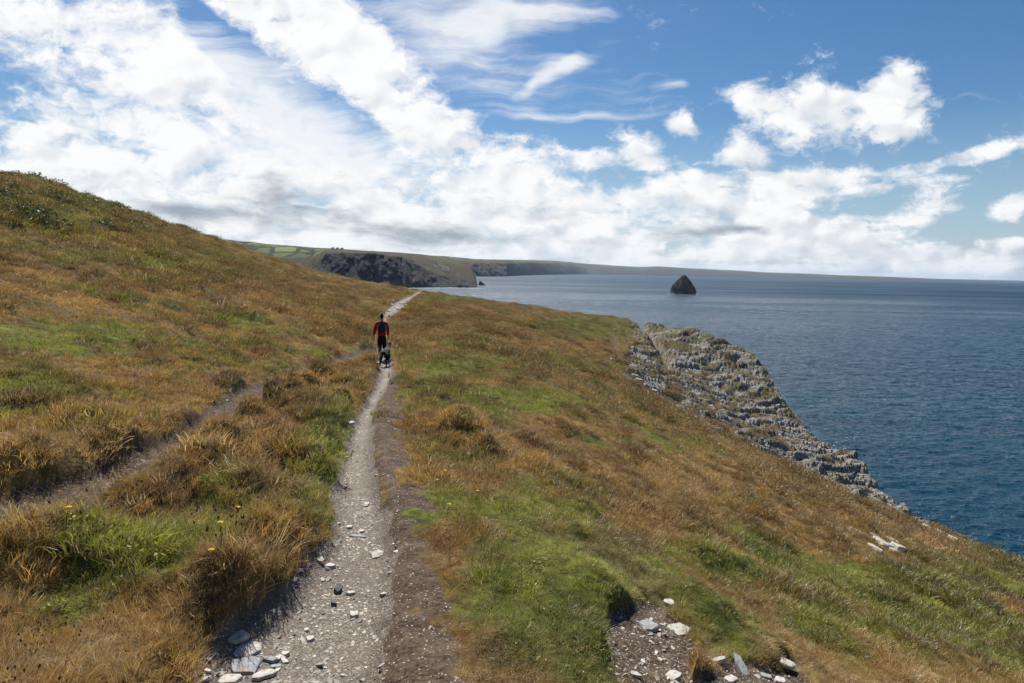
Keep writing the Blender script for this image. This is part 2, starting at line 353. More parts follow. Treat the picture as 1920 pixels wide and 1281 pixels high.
def fields(X, Y):
    """height detail and cover masks at ground positions"""
    az = np.degrees(np.arctan2(X, Y)); r = np.hypot(X, Y)
    zb = zbase(X, Y); PX, PY = proj(X, Y, zb)
    wob = fbm(X * 2.2, Y * 2.2, 3, 5) * 0.09
    dp, sp_ = dpoly(X, Y, PATH); dd, sd = dpoly(X, Y, DIRT); dt, st_ = dpoly(X, Y, TRAIL)
    ds, _ = dpoly(X, Y, SIDE); df, _ = dpoly(X, Y, FARTRAIL)
    dp2, dd2, dt2 = dp + wob, dd + wob * 1.5, dt + wob
    path = 1 - sstep(dp2, -0.02, 0.03)
    gravel = (1 - sstep(dp2 + fbm(X * 9, Y * 9, 3, 8) * .12, -0.20, 0.04)) * (1 - .55 * sstep(fbm(X * 1.6, Y * 1.1, 4, 19, .6), .05, .35)) * (1 - .45 * sstep(r, 24, 60))
    # the thin tongue of grass between path and dirt
    tongue = np.exp(-((PX - (705 + (PY - 760) * -0.22)) / 5.0) ** 2) * sstep(PY, 735, 760) * (1 - sstep(PY, 800, 830))
    dirt = (1 - sstep(dd2 + fbm(X * 1.2, Y * 1.0, 4, 15, .6) * .34 - .02, -0.06, 0.10)) * (1 - tongue)
    dirt = dirt * (1 - .9 * sstep(fbm(X * 2.3, Y * 1.7, 3, 18), .16, .30) * sstep(dd + .28, 0, .2))
    patch = 1 - sstep(np.hypot((PX - 1215 - (PY - 1200) * .15) / 95, (PY - 1215) / 100) + wob * 3, .85, 1.02)
    patch = np.maximum(patch, 1 - sstep(np.hypot((PX - 1400) / 130, (PY - 1290) / 60) + wob * 4, .8, 1.0))
    dirt = np.maximum(dirt, patch)
    dirt = np.maximum(dirt, .55 * (1 - sstep(ds + fbm(X * .8, Y * .8, 3, 9) * 1.2, -.2, .5)))
    for (a, b, c, d) in [(930, 980, 30, 8), (870, 945, 25, 5)]:
        dirt = np.maximum(dirt, .5 * (1 - sstep(np.hypot((PX - a) / c, (PY - b) / d) + wob * 4, .6, 1.0)))
    trail = 1 - sstep(np.minimum(dt2, df), -0.03, 0.04)
    # rock: right of the grass boundary
    bx = np.interp(PY, [590, 600, 640, 690, 720, 760, 800, 850, 900, 975, 1000, 1070], [1180, 1205, 1215, 1180, 1195, 1270, 1330, 1440, 1540, 1715, 1790, 1935])
    PXr = PX + 26
    tilt = fbm(X * .25, Y * .25, 3, 31) * 28 + fbm(X * .9, Y * .9, 3, 33) * 14
    rock = sstep(PXr - bx + tilt, -4, 6) * sstep(r, 22, 26) * (az > 5) * (az < 60) * (PY < 1100)
    near_edge = (r > edge_r(az) - 1.0) & (az > 12) & (PY < 985)
    rock = np.where(near_edge & (az < 44), 1.0, rock)
    rock = np.where((r > edge_r(az) + 3.5) & (az > -22), 1.0, rock)
    # --- heights
    dz = np.zeros(X.shape)
    dz -= 0.13 * (1 - sstep(dp, -0.15, 0.12)) * (1 - sstep(r, 24, 40))
    dz -= 0.07 * (1 - sstep(dt, -0.12, 0.10))
    left = (sp_ < 0)
    bank = sstep(dp + wob, 0.02, 0.16) * np.exp(-np.maximum(dp, 0) / 1.3) * left * (1 - sstep(r, 20, 30))
    dz += 0.20 * bank * (0.8 + 1.2 * fbm(X * 1.1, Y * 1.1, 3, 41)) * (1 - 0.6 * sstep(r, 12, 22))
    dz += 0.10 * sstep(dt + wob, 0.02, 0.2) * np.exp(-np.maximum(dt, 0) / 0.6) * (st_ < 0) * (1 - sstep(r, 20, 25)) * (sp_ < 0)
    dz += 0.05 * np.exp(-((dp - 0.15) / 0.22) ** 2) * (~left) * sstep(r, 3.5, 6)
    g = np.maximum(np.maximum(path, dirt), trail); soft = 1 - g
    for (tx, ty, tr, th) in TUSS:
        m = (np.abs(X - tx) < tr * 3.2) & (np.abs(Y - ty) < tr * 4.2)
        if m.any():
            rr = np.hypot((X[m] - tx) / tr, (Y[m] - ty) / (tr * 1.3))
            dz[m] += th * np.exp(-rr ** 2) * soft[m]
    hum = fbm(X * .9, Y * .9, 3, 51) * (0.05 + .08 * sstep(r, 4, 9)) + fbm(X * 2.6, Y * 2.2, 2, 53) * .035 + np.maximum(fbm(X * .35 + Y * .1, Y * .28, 3, 55), 0) * 0.42 * sstep(r, 8, 25)
    c1, id1 = cell(X * 1.15 + fbm(X, Y, 2, 61) * .6, Y * 0.85 + fbm(X, Y, 2, 62) * .6, 60)
    tus = np.exp(-(c1 / 0.38) ** 2) * (id1 > 0.45) * 0.14
    c2, id2 = cell(X * .38 + fbm(X * .5, Y * .5, 2, 64) * .5, Y * 0.3, 66)
    tus2 = np.exp(-(c2 / 0.36) ** 2) * (id2 > 0.5) * 0.30 * sstep(r, 14, 35)
    dz += soft * (hum + (tus * (0.5 + .5 * sstep(r, 6, 12)) + tus2)) * (1 - .8 * rock) * (1 - .6 * np.exp(-((dp - .3) / .5) ** 2) * (sp_ > 0))
    dz += g * (fbm(X * 5, Y * 5, 3, 71) * 0.018 + fbm(X * 20, Y * 20, 2, 72) * .006)
    dz -= 0.045 * patch
    # strata of the rocks: tilted ledges running down to the sea
    a = 0.62; s = X * math.cos(a) + Y * math.sin(a); q = -X * math.sin(a) + Y * math.cos(a)
    w = fbm(X * .12, Y * .12, 4, 81) * 3.0
    def ledge(v, k):
        f = v * k; i = np.floor(f); fr = f - i
        return (i + sstep(fr, 0.62, 1.0)) / k - v
    wq = fbm(s * .10, q * .35, 3, 83) * 1.8
    rk = ledge(q + w + zb * .5 + wq, 0.5) * 0.50 + ledge(q * .8 + s * .06 - w + fbm(s * .2, q * .9, 3, 84) * .7, 1.7) * 0.55
    cc, ci = cell(s * .09 + w * .2, q * .8 + w * .3, 85)
    c3, ci3 = cell(s * .26 + fbm(s, q, 2, 88) * .2, q * 2.1 + w, 86)
    rk = rk + (ci - .5) * 0.75 + (ci3 - .5) * 0.34 - np.maximum(cc - .6, 0) * 1.0 + fbm(s * .07, q * .12, 4, 87, .5) * 2.6 + fbm(s * .8, q * 2.0, 3, 89) * .16
    amp = sstep(r, 22, 60) * .7 + .3
    dz += rock * amp * rk * 0.62
    e = edge_r(az)
    cleft = np.exp(-((PX - np.interp(PY, [600, 640, 690], [1200, 1232, 1262])) / 7) ** 2) * (PY > 596) * (PY < 690) * (r > 60)
    dz -= cleft * 1.6
    dz -= rock * 1.3 * sstep(r, e - 7, e) * sstep(az, 12, 16) * (1 - sstep(az, 25, 29))
    rockgrass = rock * sstep(.05 + .10 * (1 - sstep(PY, 620, 690)) + fbm(s * .22, q * .5, 4, 91) + .10 * sstep(-PX, -1330, -1200) - .25 * sstep(PX, 1450, 1560), 0.02, 0.14)
    rockgrass = np.where(r > e + 1, 0, rockgrass)
    return dict(z=zb + dz, path=path, dirt=dirt, trail=trail, rock=rock, rg=rockgrass, PX=PX, PY=PY, r=r, az=az, dp=dp, side=sp_, dt=dt, patch=patch, tus=tus + tus2, tongue=tongue, gravel=gravel, ds=ds, df=df)

# greener ground: px, py, rx, ry, amount
GREEN = [(860, 690, 110, 22, .7), (960, 760, 140, 32, .9), (790, 720, 60, 35, .5), (620, 830, 55, 90, .9), (580, 800, 50, 40, .6), (250, 1080, 230, 60, .75), (400, 960, 80, 50, .9),
         (420, 900, 50, 30, .6), (120, 1160, 140, 60, .5), (1060, 1090, 230, 110, 1.0), (1130, 1180, 90, 90, 1.1), (1320, 1060, 200, 70, .9), (1700, 1090, 260, 70, .85), (1000, 960, 160, 60, .55), (1240, 1090, 90, 50, .9),
         (1500, 1190, 400, 70, .55), (1870, 1190, 120, 60, .8), (1100, 618, 90, 22, .95), (1060, 690, 60, 14, .5), (865, 562, 70, 8, .8), (200, 600, 240, 60, .4), (330, 500, 160, 40, .45),
         (90, 410, 130, 40, .7), (150, 380, 120, 20, .6), (60, 760, 110, 70, .55), (160, 840, 80, 30, .4), (1180, 840, 160, 30, .45), (1400, 950, 130, 20, .35), (500, 620, 120, 30, .3), (1360, 1010, 160, 30, .6),
         (880, 650, 60, 16, .4), (1230, 1250, 30, 30, .4), (780, 980, 40, 30, .5), (440, 740, 60, 20, .4), (1480, 1000, 100, 20, .3), (1320, 660, 60, 25, .5), (700, 610, 20, 6, .3)]
HEATH = np.array([.20, .125, .065])
RUSTY = [(500, 800, 90, 60, .6), (230, 960, 200, 40, .4), (620, 720, 70, 30, .6), (420, 860, 60, 50, .5), (500, 1090, 110, 50, .5), (90, 1040, 120, 40, .4), (1350, 880, 300, 60, .35), (1600, 1000, 200, 50, .4), (1720, 1060, 160, 40, .3), (60, 900, 140, 50, .4), (450, 560, 300, 40, .2), (1000, 640, 180, 16, .3), (900, 880, 60, 40, .3)]
DRY = np.array([.47, .290, .088]); RUST = np.array([.29, .150, .045]); GRN = np.array([.125, .150, .024]); BRT = np.array([.32, .33, .050]); STRAW = np.array([.50, .37, .18]); OLIVE = np.array([.26, .215, .048])
def cover_colour(X, Y, PX, PY, r, jitter=True):
    g = np.zeros(X.shape)
    for px, py, rx, ry, a in GREEN:
        g = np.maximum(g, a * np.exp(-(((PX - px) / rx) ** 2 + ((PY - py) / ry) ** 2)))
    for px, py, rx, ry, a in RUSTY:
        g = g - a * np.exp(-(((PX - px) / rx) ** 2 + ((PY - py) / ry) ** 2))
    g = g + 0.25 + fbm(X * .8, Y * .5, 4, 101, .6) * 1.0 + fbm(X * .22, Y * .12, 3, 104) * .5
    if jitter: g = g + rng.normal(0, .13, X.shape)
    g = np.clip(g, 0, 1.15)[..., None]
    n = fbm(X * .6 + 4, Y * .4, 4, 111, .6) + fbm(X * 3.1, Y * 2.6, 3, 119) * .5
    if jitter: n = n + rng.normal(0, .2, X.shape)
    k = sstep(n, -.5, .25)[..., None]
    sv = sstep(fbm(X * 1.3 + 9, Y * .9, 4, 117, .65) + .1, .12, .4)[..., None] * .45
    brown = RUST * (1 - k) + DRY * k; brown = brown + (STRAW * .85 - brown) * sv
    green = OLIVE * (1 - sstep(g, .45, .8)) + (GRN * (1 - k) + BRT * k) * sstep(g, .45, .8)
    c = brown + (green - brown) * sstep(g, .25, .6)
    hz = sstep(fbm(X * .5 + 30, Y * .35, 4, 131, .65), .18, .36)[..., None] * .6
    c = c + (HEATH - c) * hz
    if jitter:
        s = (rng.random(X.shape) < .10)[..., None]; c = np.where(s, STRAW * .8, c)
        c = c * rng.uniform(.70, 1.52, X.shape)[..., None]
    return c

# ------------------------------------------------------------------ mesh helpers
def grid_mesh(name, V, faces, smooth=True):
    me = bpy.data.meshes.new(name)
    me.vertices.add(len(V)); me.vertices.foreach_set('co', np.ascontiguousarray(V, dtype=np.float32).ravel())
    n = len(faces); me.loops.add(n * 4); me.loops.foreach_set('vertex_index', np.ascontiguousarray(faces, dtype=np.int32).ravel())
    me.polygons.add(n); me.polygons.foreach_set('loop_start', np.arange(0, n * 4, 4, dtype=np.int32))
    me.polygons.foreach_set('use_smooth', np.full(n, smooth, dtype=bool))
    me.update(calc_edges=True); me.validate(); return me
def attr(me, name, data, typ='FLOAT_COLOR', dom='POINT'):
    a = me.attributes.new(name, typ, dom)
    if typ == 'FLOAT_COLOR':
        d = np.ones((len(data), 4), np.float32); d[:, :data.shape[1]] = data; a.data.foreach_set('color', d.ravel())
    elif typ == 'FLOAT_VECTOR': a.data.foreach_set('vector', np.ascontiguousarray(data, np.float32).ravel())
    elif typ == 'INT': a.data.foreach_set('value', np.ascontiguousarray(data, np.int32))
    else: a.data.foreach_set('value', np.ascontiguousarray(data, np.float32))
def link(name, me, mat=None, parent=None, kind=None):
    o = bpy.data.objects.new(name, me); COL.objects.link(o)
    if mat: me.materials.append(mat)
    if parent: o.parent = parent
    if kind: o['kind'] = kind
    return o
def tag(o, label=None, cat=None, group=None, kind=None):
    if label: o['label'] = label
    if cat: o['category'] = cat
    if group: o['group'] = group
    if kind: o['kind'] = kind
    return o
def empty(name, loc, rz=0):
    o = bpy.data.objects.new(name, None); COL.objects.link(o); o.location = loc; o.rotation_euler = (0, 0, rz); return o

# ------------------------------------------------------------------ materials of the land
def att(t, name, typ='GEOMETRY'):
    a = t.new('ShaderNodeAttribute'); a.attribute_name = name; a.attribute_type = typ; return a
def gcoord(t): return t.new('ShaderNodeNewGeometry').outputs['Position']

def soil_col(t, p):
    n3 = t.noise(p, 45, 3, .6); n4 = t.noise(p, 6, 4, .6)
    soil = t.mix(t.rng(n3, .35, .6), (.028, .018, .012), (.10, .068, .045))
    soil = t.mix(t.math('MULTIPLY', t.rng(n4, .45, .65), .55), soil, (.17, .125, .085))
    specks = t.new('ShaderNodeTexVoronoi'); t.l.new(p, specks.inputs[0]); specks.inputs['Scale'].default_value = 60
    sc = t.new('ShaderNodeSeparateColor'); t.l.new(specks.outputs['Color'], sc.inputs[0])
    chip = t.math('MULTIPLY', t.rng(specks.outputs['Distance'], .40, .25), t.rng(sc.outputs[0], .86, .9))
    return t.mix(chip, soil, (.38, .35, .31))
def gravel_col(t, p):
    v = t.new('ShaderNodeTexVoronoi'); t.l.new(t.map(p, scl=(1, .8, 1)), v.inputs[0]); v.inputs['Scale'].default_value = 34
    v2 = t.new('ShaderNodeTexVoronoi'); t.l.new(t.map(p, scl=(1, .8, 1)), v2.inputs[0]); v2.inputs['Scale'].default_value = 85
    c1 = t.new('ShaderNodeSeparateColor'); t.l.new(v.outputs['Color'], c1.inputs[0])
    c2 = t.new('ShaderNodeSeparateColor'); t.l.new(v2.outputs['Color'], c2.inputs[0])
    n = t.noise(p, 1.6, 5, .6); n2 = t.noise(p, 60, 4, .6)
    base = t.mix(t.rng(n2, .3, .65), (.045, .033, .024), (.17, .135, .10))
    s2 = t.mix(t.math('MULTIPLY', t.rng(v2.outputs['Distance'], .45, .3), t.rng(c2.outputs[0], .5, .7)), base, (.38, .335, .275))
    s1 = t.mix(t.math('MULTIPLY', t.rng(v.outputs['Distance'], .42, .33), t.rng(c1.outputs[1], .62, .7)), s2, (.52, .475, .41))
    h = t.math('ADD', t.math('MULTIPLY', v.outputs['Distance'], -1), t.math('MULTIPLY', v2.outputs['Distance'], -.5))
    return t.mix(t.rng(n, .38, .58), t.mix(.45, s2, base), s1), t.math('ADD', h, n2)
def mat_turf():
    m, t, b = new_mat('turf')
    p = gcoord(t); c = att(t, 'cover').outputs['Color']; mk = t.new('ShaderNodeSeparateColor'); t.l.new(att(t, 'mask').outputs['Color'], mk.inputs[0])
    n1 = t.noise(p, 9, 6, .65); n2 = t.noise(t.map(p, scl=(1, 1, .3)), 2.4, 6, .65); n3 = t.noise(p, 45, 3, .6)
    dark = t.mix(t.rng(n1, .33, .62), (.18, .17, .16), (.50, .54, .62))
    dark2 = t.mix(t.rng(n2, .32, .6), (.6, .55, .5), (1.05, 1.05, 1.05))
    mu = t.new('ShaderNodeMix', data_type='RGBA', blend_type='MULTIPLY'); mu.inputs[0].default_value = 1; t.l.new(c, mu.inputs[6]); t.l.new(dark, mu.inputs[7])
    mv = t.new('ShaderNodeMix', data_type='RGBA', blend_type='MULTIPLY'); mv.inputs[0].default_value = 1; t.l.new(mu.outputs[2], mv.inputs[6]); t.l.new(dark2, mv.inputs[7])
    gc, gh = gravel_col(t, p)
    bare = t.mix(att(t, 'gravel').outputs['Fac'], soil_col(t, p), gc)
    bm_ = t.math('ADD', t.math('MAXIMUM', mk.outputs[1], mk.outputs[2]), t.math('MULTIPLY', t.math('SUBTRACT', n1, .5), .6))
    col = t.mix(t.rng(bm_, .3, .7), mv.outputs[2], bare)
    t.l.new(col, b.inputs['Base Color']); b.inputs['Roughness'].default_value = .95
    b.inputs['Specular IOR Level'].default_value = 0.15
    t.l.new(t.bump(t.math('ADD', n1, t.math('MULTIPLY', n3, .4)), .8, .04), b.inputs['Normal'])
    return m
def mat_path():
    m, t, b = new_mat('slate_gravel')
    p = gcoord(t); gc, h = gravel_col(t, p)
    t.l.new(t.mix(att(t, 'gravel').outputs['Fac'], soil_col(t, p), gc), b.inputs['Base Color']); b.inputs['Roughness'].default_value = .8
    t.l.new(t.bump(h, .7, .010), b.inputs['Normal'])
    return m
def rock_nodes(t, b, sc=1.0, lichen=True, light=(.55, .50, .44), mid=(.235, .21, .182), dk=(.055, .05, .048)):
    p = gcoord(t)
    pa = t.map(p, rot=(0, R(12), R(-35)), scl=(.20 * sc, 2.0 * sc, 2.0 * sc))
    n1 = t.noise(pa, 1.1, 8, .68, .4); n2 = t.noise(p, 4.0 * sc, 6, .65); n3 = t.noise(p, .35 * sc, 3, .5)
    cr = t.new('ShaderNodeTexVoronoi'); cr.feature = 'DISTANCE_TO_EDGE'; t.l.new(t.map(pa, scl=(1, 1, 1)), cr.inputs[0]); cr.inputs['Scale'].default_value = 1.8
    col = t.mix(t.rng(n1, .36, .60), mid, light)
    col = t.mix(t.rng(n2, .36, .62), t.mix(.5, col, mid), col)
    col = t.mix(t.rng(cr.outputs['Distance'], .07, .0), col, dk)
    return p, n1, n2, n3, cr, col
def mat_ledge():
    m, t, b = new_mat('slate_ledge')
    p, n1, n2, n3, cr, col = rock_nodes(t, b)
    mk = t.new('ShaderNodeSeparateColor'); t.l.new(att(t, 'mask').outputs['Color'], mk.inputs[0])
    ge = t.new('ShaderNodeNewGeometry'); sx = t.new('ShaderNodeSeparateXYZ'); t.l.new(ge.outputs['Normal'], sx.inputs[0])
    gm = t.math('MULTIPLY', mk.outputs[0], t.rng(sx.outputs[2], .55, .75))
    turf = t.mix(t.rng(n2, .35, .6), (.06, .045, .015), (.24, .16, .06))
    turf = t.mix(t.rng(n3, .45, .6), turf, (.10, .12, .03))
    # wet dark rock near the foot of the cliff
    sp = t.new('ShaderNodeSeparateXYZ'); t.l.new(p, sp.inputs[0])
    col = t.mix(t.rng(sp.outputs[2], -44, -48), col, (.03, .03, .03))
    col = t.mix(t.rng(t.math('ADD', n1, t.math('MULTIPLY', n3, .5)), .78, .9), col, (.16, .14, .09))
    col = t.mix(gm, col, turf)
    t.l.new(col, b.inputs['Base Color']); b.inputs['Roughness'].default_value = .85
    h = t.math('ADD', n1, t.math('MULTIPLY', t.rng(cr.outputs['Distance'], 0, .12), .35))
    t.l.new(t.bump(t.math('ADD', h, t.math('MULTIPLY', n2, .35)), 1.0, .5), b.inputs['Normal'])
    return m
def mat_stone(name, light, mid):
    m, t, b = new_mat(name)
    oc = t.new('ShaderNodeTexCoord').outputs['Object']
    n1 = t.noise(t.map(oc, scl=(1, 1, 5)), 9, 6, .65, .3); n2 = t.noise(oc, 50, 4, .6); n3 = t.noise(oc, 5, 3, .6)
    col = t.mix(t.rng(n1, .35, .62), mid, light)
    col = t.mix(t.math('MULTIPLY', t.rng(n2, .52, .62), .5), col, tuple(c * .4 for c in mid))
    col = t.mix(t.math('MULTIPLY', t.rng(n3, .55, .66), .6), col, (.33, .24, .13))
    t.l.new(col, b.inputs['Base Color']); b.inputs['Roughness'].default_value = .75
    t.l.new(t.bump(t.math('ADD', n1, t.math('MULTIPLY', n2, .4)), .5, .02), b.inputs['Normal'])
    return m
M_TURF = mat_turf(); M_PATH = mat_path(); M_LEDGE = mat_ledge()
M_STONE = mat_stone('pale_slate', (.56, .52, .45), (.38, .35, .30)); M_GREY = mat_stone('grey_slate', (.33, .34, .36), (.20, .205, .22)); M_DARK = mat_stone('dark_slate', (.10, .095, .09), (.05, .045, .04))

# ------------------------------------------------------------------ the hillside
def build_land():
    az = np.concatenate([np.linspace(-180, -62, 60)[:-1], np.linspace(-62, -44, 90)[:-1], np.linspace(-44, 44, 900)[:-1], np.linspace(44, 62, 90)[:-1], np.linspace(62, 180, 60)])
    rr = np.geomspace(0.55, 250, 800)
    A, RR = np.meshgrid(np.radians(az), rr)
    X = np.sin(A) * RR; Y = np.cos(A) * RR
    f = fields(X, Y); Z = np.maximum(f['z'], SEA - 6)
    nr, na = X.shape
    idx = np.arange(nr * na).reshape(nr, na)
    q = np.stack([idx[:-1, :-1], idx[:-1, 1:], idx[1:, 1:], idx[1:, :-1]], -1).reshape(-1, 4)
    dead = (Z <= SEA - 5.9).ravel()
    q = q[~dead[q].all(1)]
    V = np.stack([X, Y, Z], -1).reshape(-1, 3)
    mp = f['path'].ravel()[q].mean(1) > .5; mr = (f['rock'].ravel()[q].mean(1) > .5) & ~mp
    cov = cover_colour(X, Y, f['PX'], f['PY'], f['r'], False).reshape(-1, 3)
    mask = np.stack([f['rg'], np.clip(f['dirt'], 0, 1), f['trail']], -1).reshape(-1, 3)
    for name, sel, mat, lab in [('hillside', ~mp & ~mr, M_TURF, 'grassy hillside falling to the sea'), ('path', mp, M_PATH, 'worn slate gravel footpath along the slope'),
                           ('rocky_cliff', mr, M_LEDGE, 'grey slate ledges and cliff below the grass')]:
        fq = q[sel]; used = np.unique(fq); remap = np.full(len(V), -1); remap[used] = np.arange(len(used))
        me = grid_mesh(name, V[used], remap[fq], name != 'rocky_cliff')
        attr(me, 'cover', cov[used]); attr(me, 'mask', mask[used]); attr(me, 'gravel', f['gravel'].ravel()[used], 'FLOAT')
        tag(link(name, me, mat, None, 'structure'), lab)
build_land()
def land_z(x, y): return float(fields(np.array([float(x)]), np.array([float(y)]))['z'][0])
def land_f(X, Y): return fields(X, Y)['z']
def hit(px, py):
    g = ground_hit(px, py, lambda X, Y: fields(np.asarray(X, float), np.asarray(Y, float))['z'])
    return Vector(g)

# ------------------------------------------------------------------ sea
def build_sea():
    m, t, b = new_mat('sea_water')
    p = gcoord(t)
    dist = t.new('ShaderNodeVectorMath', operation='LENGTH'); t.l.new(p, dist.inputs[0]); d = dist.outputs['Value']
    w1 = t.noise(t.map(p, rot=(0, 0, R(20)), scl=(.6, 1.3, 1)), .10, 6, .62, .25)
    w2 = t.noise(t.map(p, rot=(0, 0, R(-15)), scl=(.7, 1.4, 1)), .55, 4, .6, .2)
    w3 = t.noise(t.map(p, rot=(0, 0, R(8)), scl=(.3, 1.2, 1)), .012, 6, .6, .6)
    w4 = t.noise(t.map(p, rot=(0, 0, R(4)), scl=(.25, 1.2, 1)), .0035, 5, .6, .5)
    far = t.rng(d, 300, 1500)
    h = t.math('ADD', t.math('MULTIPLY', w1, t.math('MULTIPLY_ADD', far, 2.6, .5)), t.math('MULTIPLY', w2, .55))
    bn = t.new('ShaderNodeBump'); t.l.new(h, bn.inputs['Height']); bn.inputs['Distance'].default_value = 2.2
    bn.inputs['Strength'].default_value = 1.0
    t.l.new(bn.outputs[0], b.inputs['Normal'])
    body = t.mix(t.rng(w3, .38, .62), (.001, .025, .050), (.004, .043, .073))
    body = t.mix(t.rng(w4, .42, .6), body, (.002, .028, .060))
    caps = t.noise(t.map(p, rot=(0, 0, R(20)), scl=(.55, 1.6, 1)), .16, 6, .75, .4)
    caps2 = t.noise(p, .03, 2, .5)
    foam = t.math('MULTIPLY', t.rng(caps, .71, .74), t.rng(caps2, .46, .54))
    col = t.mix(foam, body, (.75, .8, .82))
    t.l.new(col, b.inputs['Base Color'])
    t.set(b.inputs['Roughness'], t.math('ADD', t.math('MULTIPLY', t.rng(d, 150, 2500, .16, .50), t.math('ADD', t.rng(w4, .38, .62, .62, 1.15), t.rng(w3, .4, .6, -.08, .15))), t.math('MULTIPLY', foam, .5)))
    b.inputs['IOR'].default_value = 1.333
    t.set(b.inputs['Specular IOR Level'], t.rng(d, 150, 3000, .30, .17))
    az = np.radians(np.concatenate([np.linspace(-180, -45, 60)[:-1], np.linspace(-45, 2, 60)[:-1], np.linspace(2, 44, 620)[:-1], np.linspace(44, 180, 60)]))
    rr = np.concatenate([np.linspace(20, 70, 10)[:-1], np.geomspace(70, 2200, 900)[:-1], np.geomspace(2200, 62000, 50)])
    A, RR = np.meshgrid(az, rr); X = np.sin(A) * RR; Y = np.cos(A) * RR
    def swell(a, L, sd, st=2.6):
        u = X * math.cos(a) + Y * math.sin(a); v = -X * math.sin(a) + Y * math.cos(a)
        n = perlin(u / (L * st), v / L, sd); return 1 - 2 * np.abs(n)          # sharp crests
    hgt = swell(.25, 5.5, 1) * .17 + swell(-.15, 3.2, 2) * .13 + swell(.5, 1.9, 3, 2.0) * .08 + fbm(X / 22, Y / 12, 3, 4) * .28 + swell(.2, 1.1, 5, 1.8) * .05
    hgt = hgt * (1 + .5 * sstep(RR, 200, 600)) * (1 - sstep(RR, 900, 2150))
    V = np.stack([X, Y, SEA + hgt], -1).reshape(-1, 3)
    idx = np.arange(A.size).reshape(A.shape)
    q = np.stack([idx[:-1, :-1], idx[:-1, 1:], idx[1:, 1:], idx[1:, :-1]], -1).reshape(-1, 4)
    link('sea', grid_mesh('sea', V, q), m, None, 'structure')
build_sea()

# ------------------------------------------------------------------ far coast
def mat_coast(name, fields_=True, dark=(.028, .028, .032), pale=(.085, .08, .085), grass=(.085, .065, .034), green=(.12, .17, .05), sc=1.0):
    m, t, b = new_mat(name)
    p = gcoord(t); at = t.new('ShaderNodeSeparateColor'); t.l.new(att(t, 'zone').outputs['Color'], at.inputs[0])
    n1 = t.noise(t.map(p, scl=(1, 1, .8)), .022 * sc, 8, .68, .6); n2 = t.noise(p, .12 * sc, 6, .6); n3 = t.noise(p, .006 * sc, 4, .5)
    rock = t.mix(t.rng(n1, .35, .65), dark, pale)
    rock = t.mix(t.math('MULTIPLY', t.rng(n2, .4, .65), .5), rock, dark)
    slope = t.mix(t.rng(n2, .35, .65), tuple(c * .55 for c in grass), grass)
    slope = t.mix(t.rng(n3, .5, .62), slope, (.09, .10, .04))
    # patchwork of fields with dark hedges
    v = t.new('ShaderNodeTexVoronoi'); v.distance = 'CHEBYCHEV'; v.feature = 'F1'
    pm = t.map(p, rot=(0, 0, R(25)), scl=(1, .55, 0)); t.l.new(pm, v.inputs[0]); v.inputs['Scale'].default_value = .017
    ve = t.new('ShaderNodeTexVoronoi'); ve.feature = 'DISTANCE_TO_EDGE'; t.l.new(pm, ve.inputs[0]); ve.inputs['Scale'].default_value = .017
    cs = t.new('ShaderNodeSeparateColor'); t.l.new(v.outputs['Color'], cs.inputs[0])
    fcol = t.mix(cs.outputs[0], green, (.24, .25, .10)); fcol = t.mix(t.rng(cs.outputs[1], .6, .9), fcol, (.09, .12, .04))
    fcol = t.mix(t.rng(ve.outputs['Distance'], .12, .07), fcol, (.03, .045, .016))
    col = t.mix(t.rng(t.math('ADD', at.outputs[0], t.math('MULTIPLY', t.math('SUBTRACT', n1, .5), .5)), .4, .55), rock, slope)
    col = t.mix(t.rng(t.math('ADD', at.outputs[1], t.math('MULTIPLY', t.math('SUBTRACT', n3, .5), .3)), .42, .52), col, fcol)
    sp = t.new('ShaderNodeSeparateXYZ'); t.l.new(p, sp.inputs[0])
    t.l.new(col, b.inputs['Base Color']); b.inputs['Roughness'].default_value = .95; b.inputs['Specular IOR Level'].default_value = .2
    t.l.new(t.bump(t.math('ADD', n1, n2), 1.0, 12.0 / sc), b.inputs['Normal'])
    return m

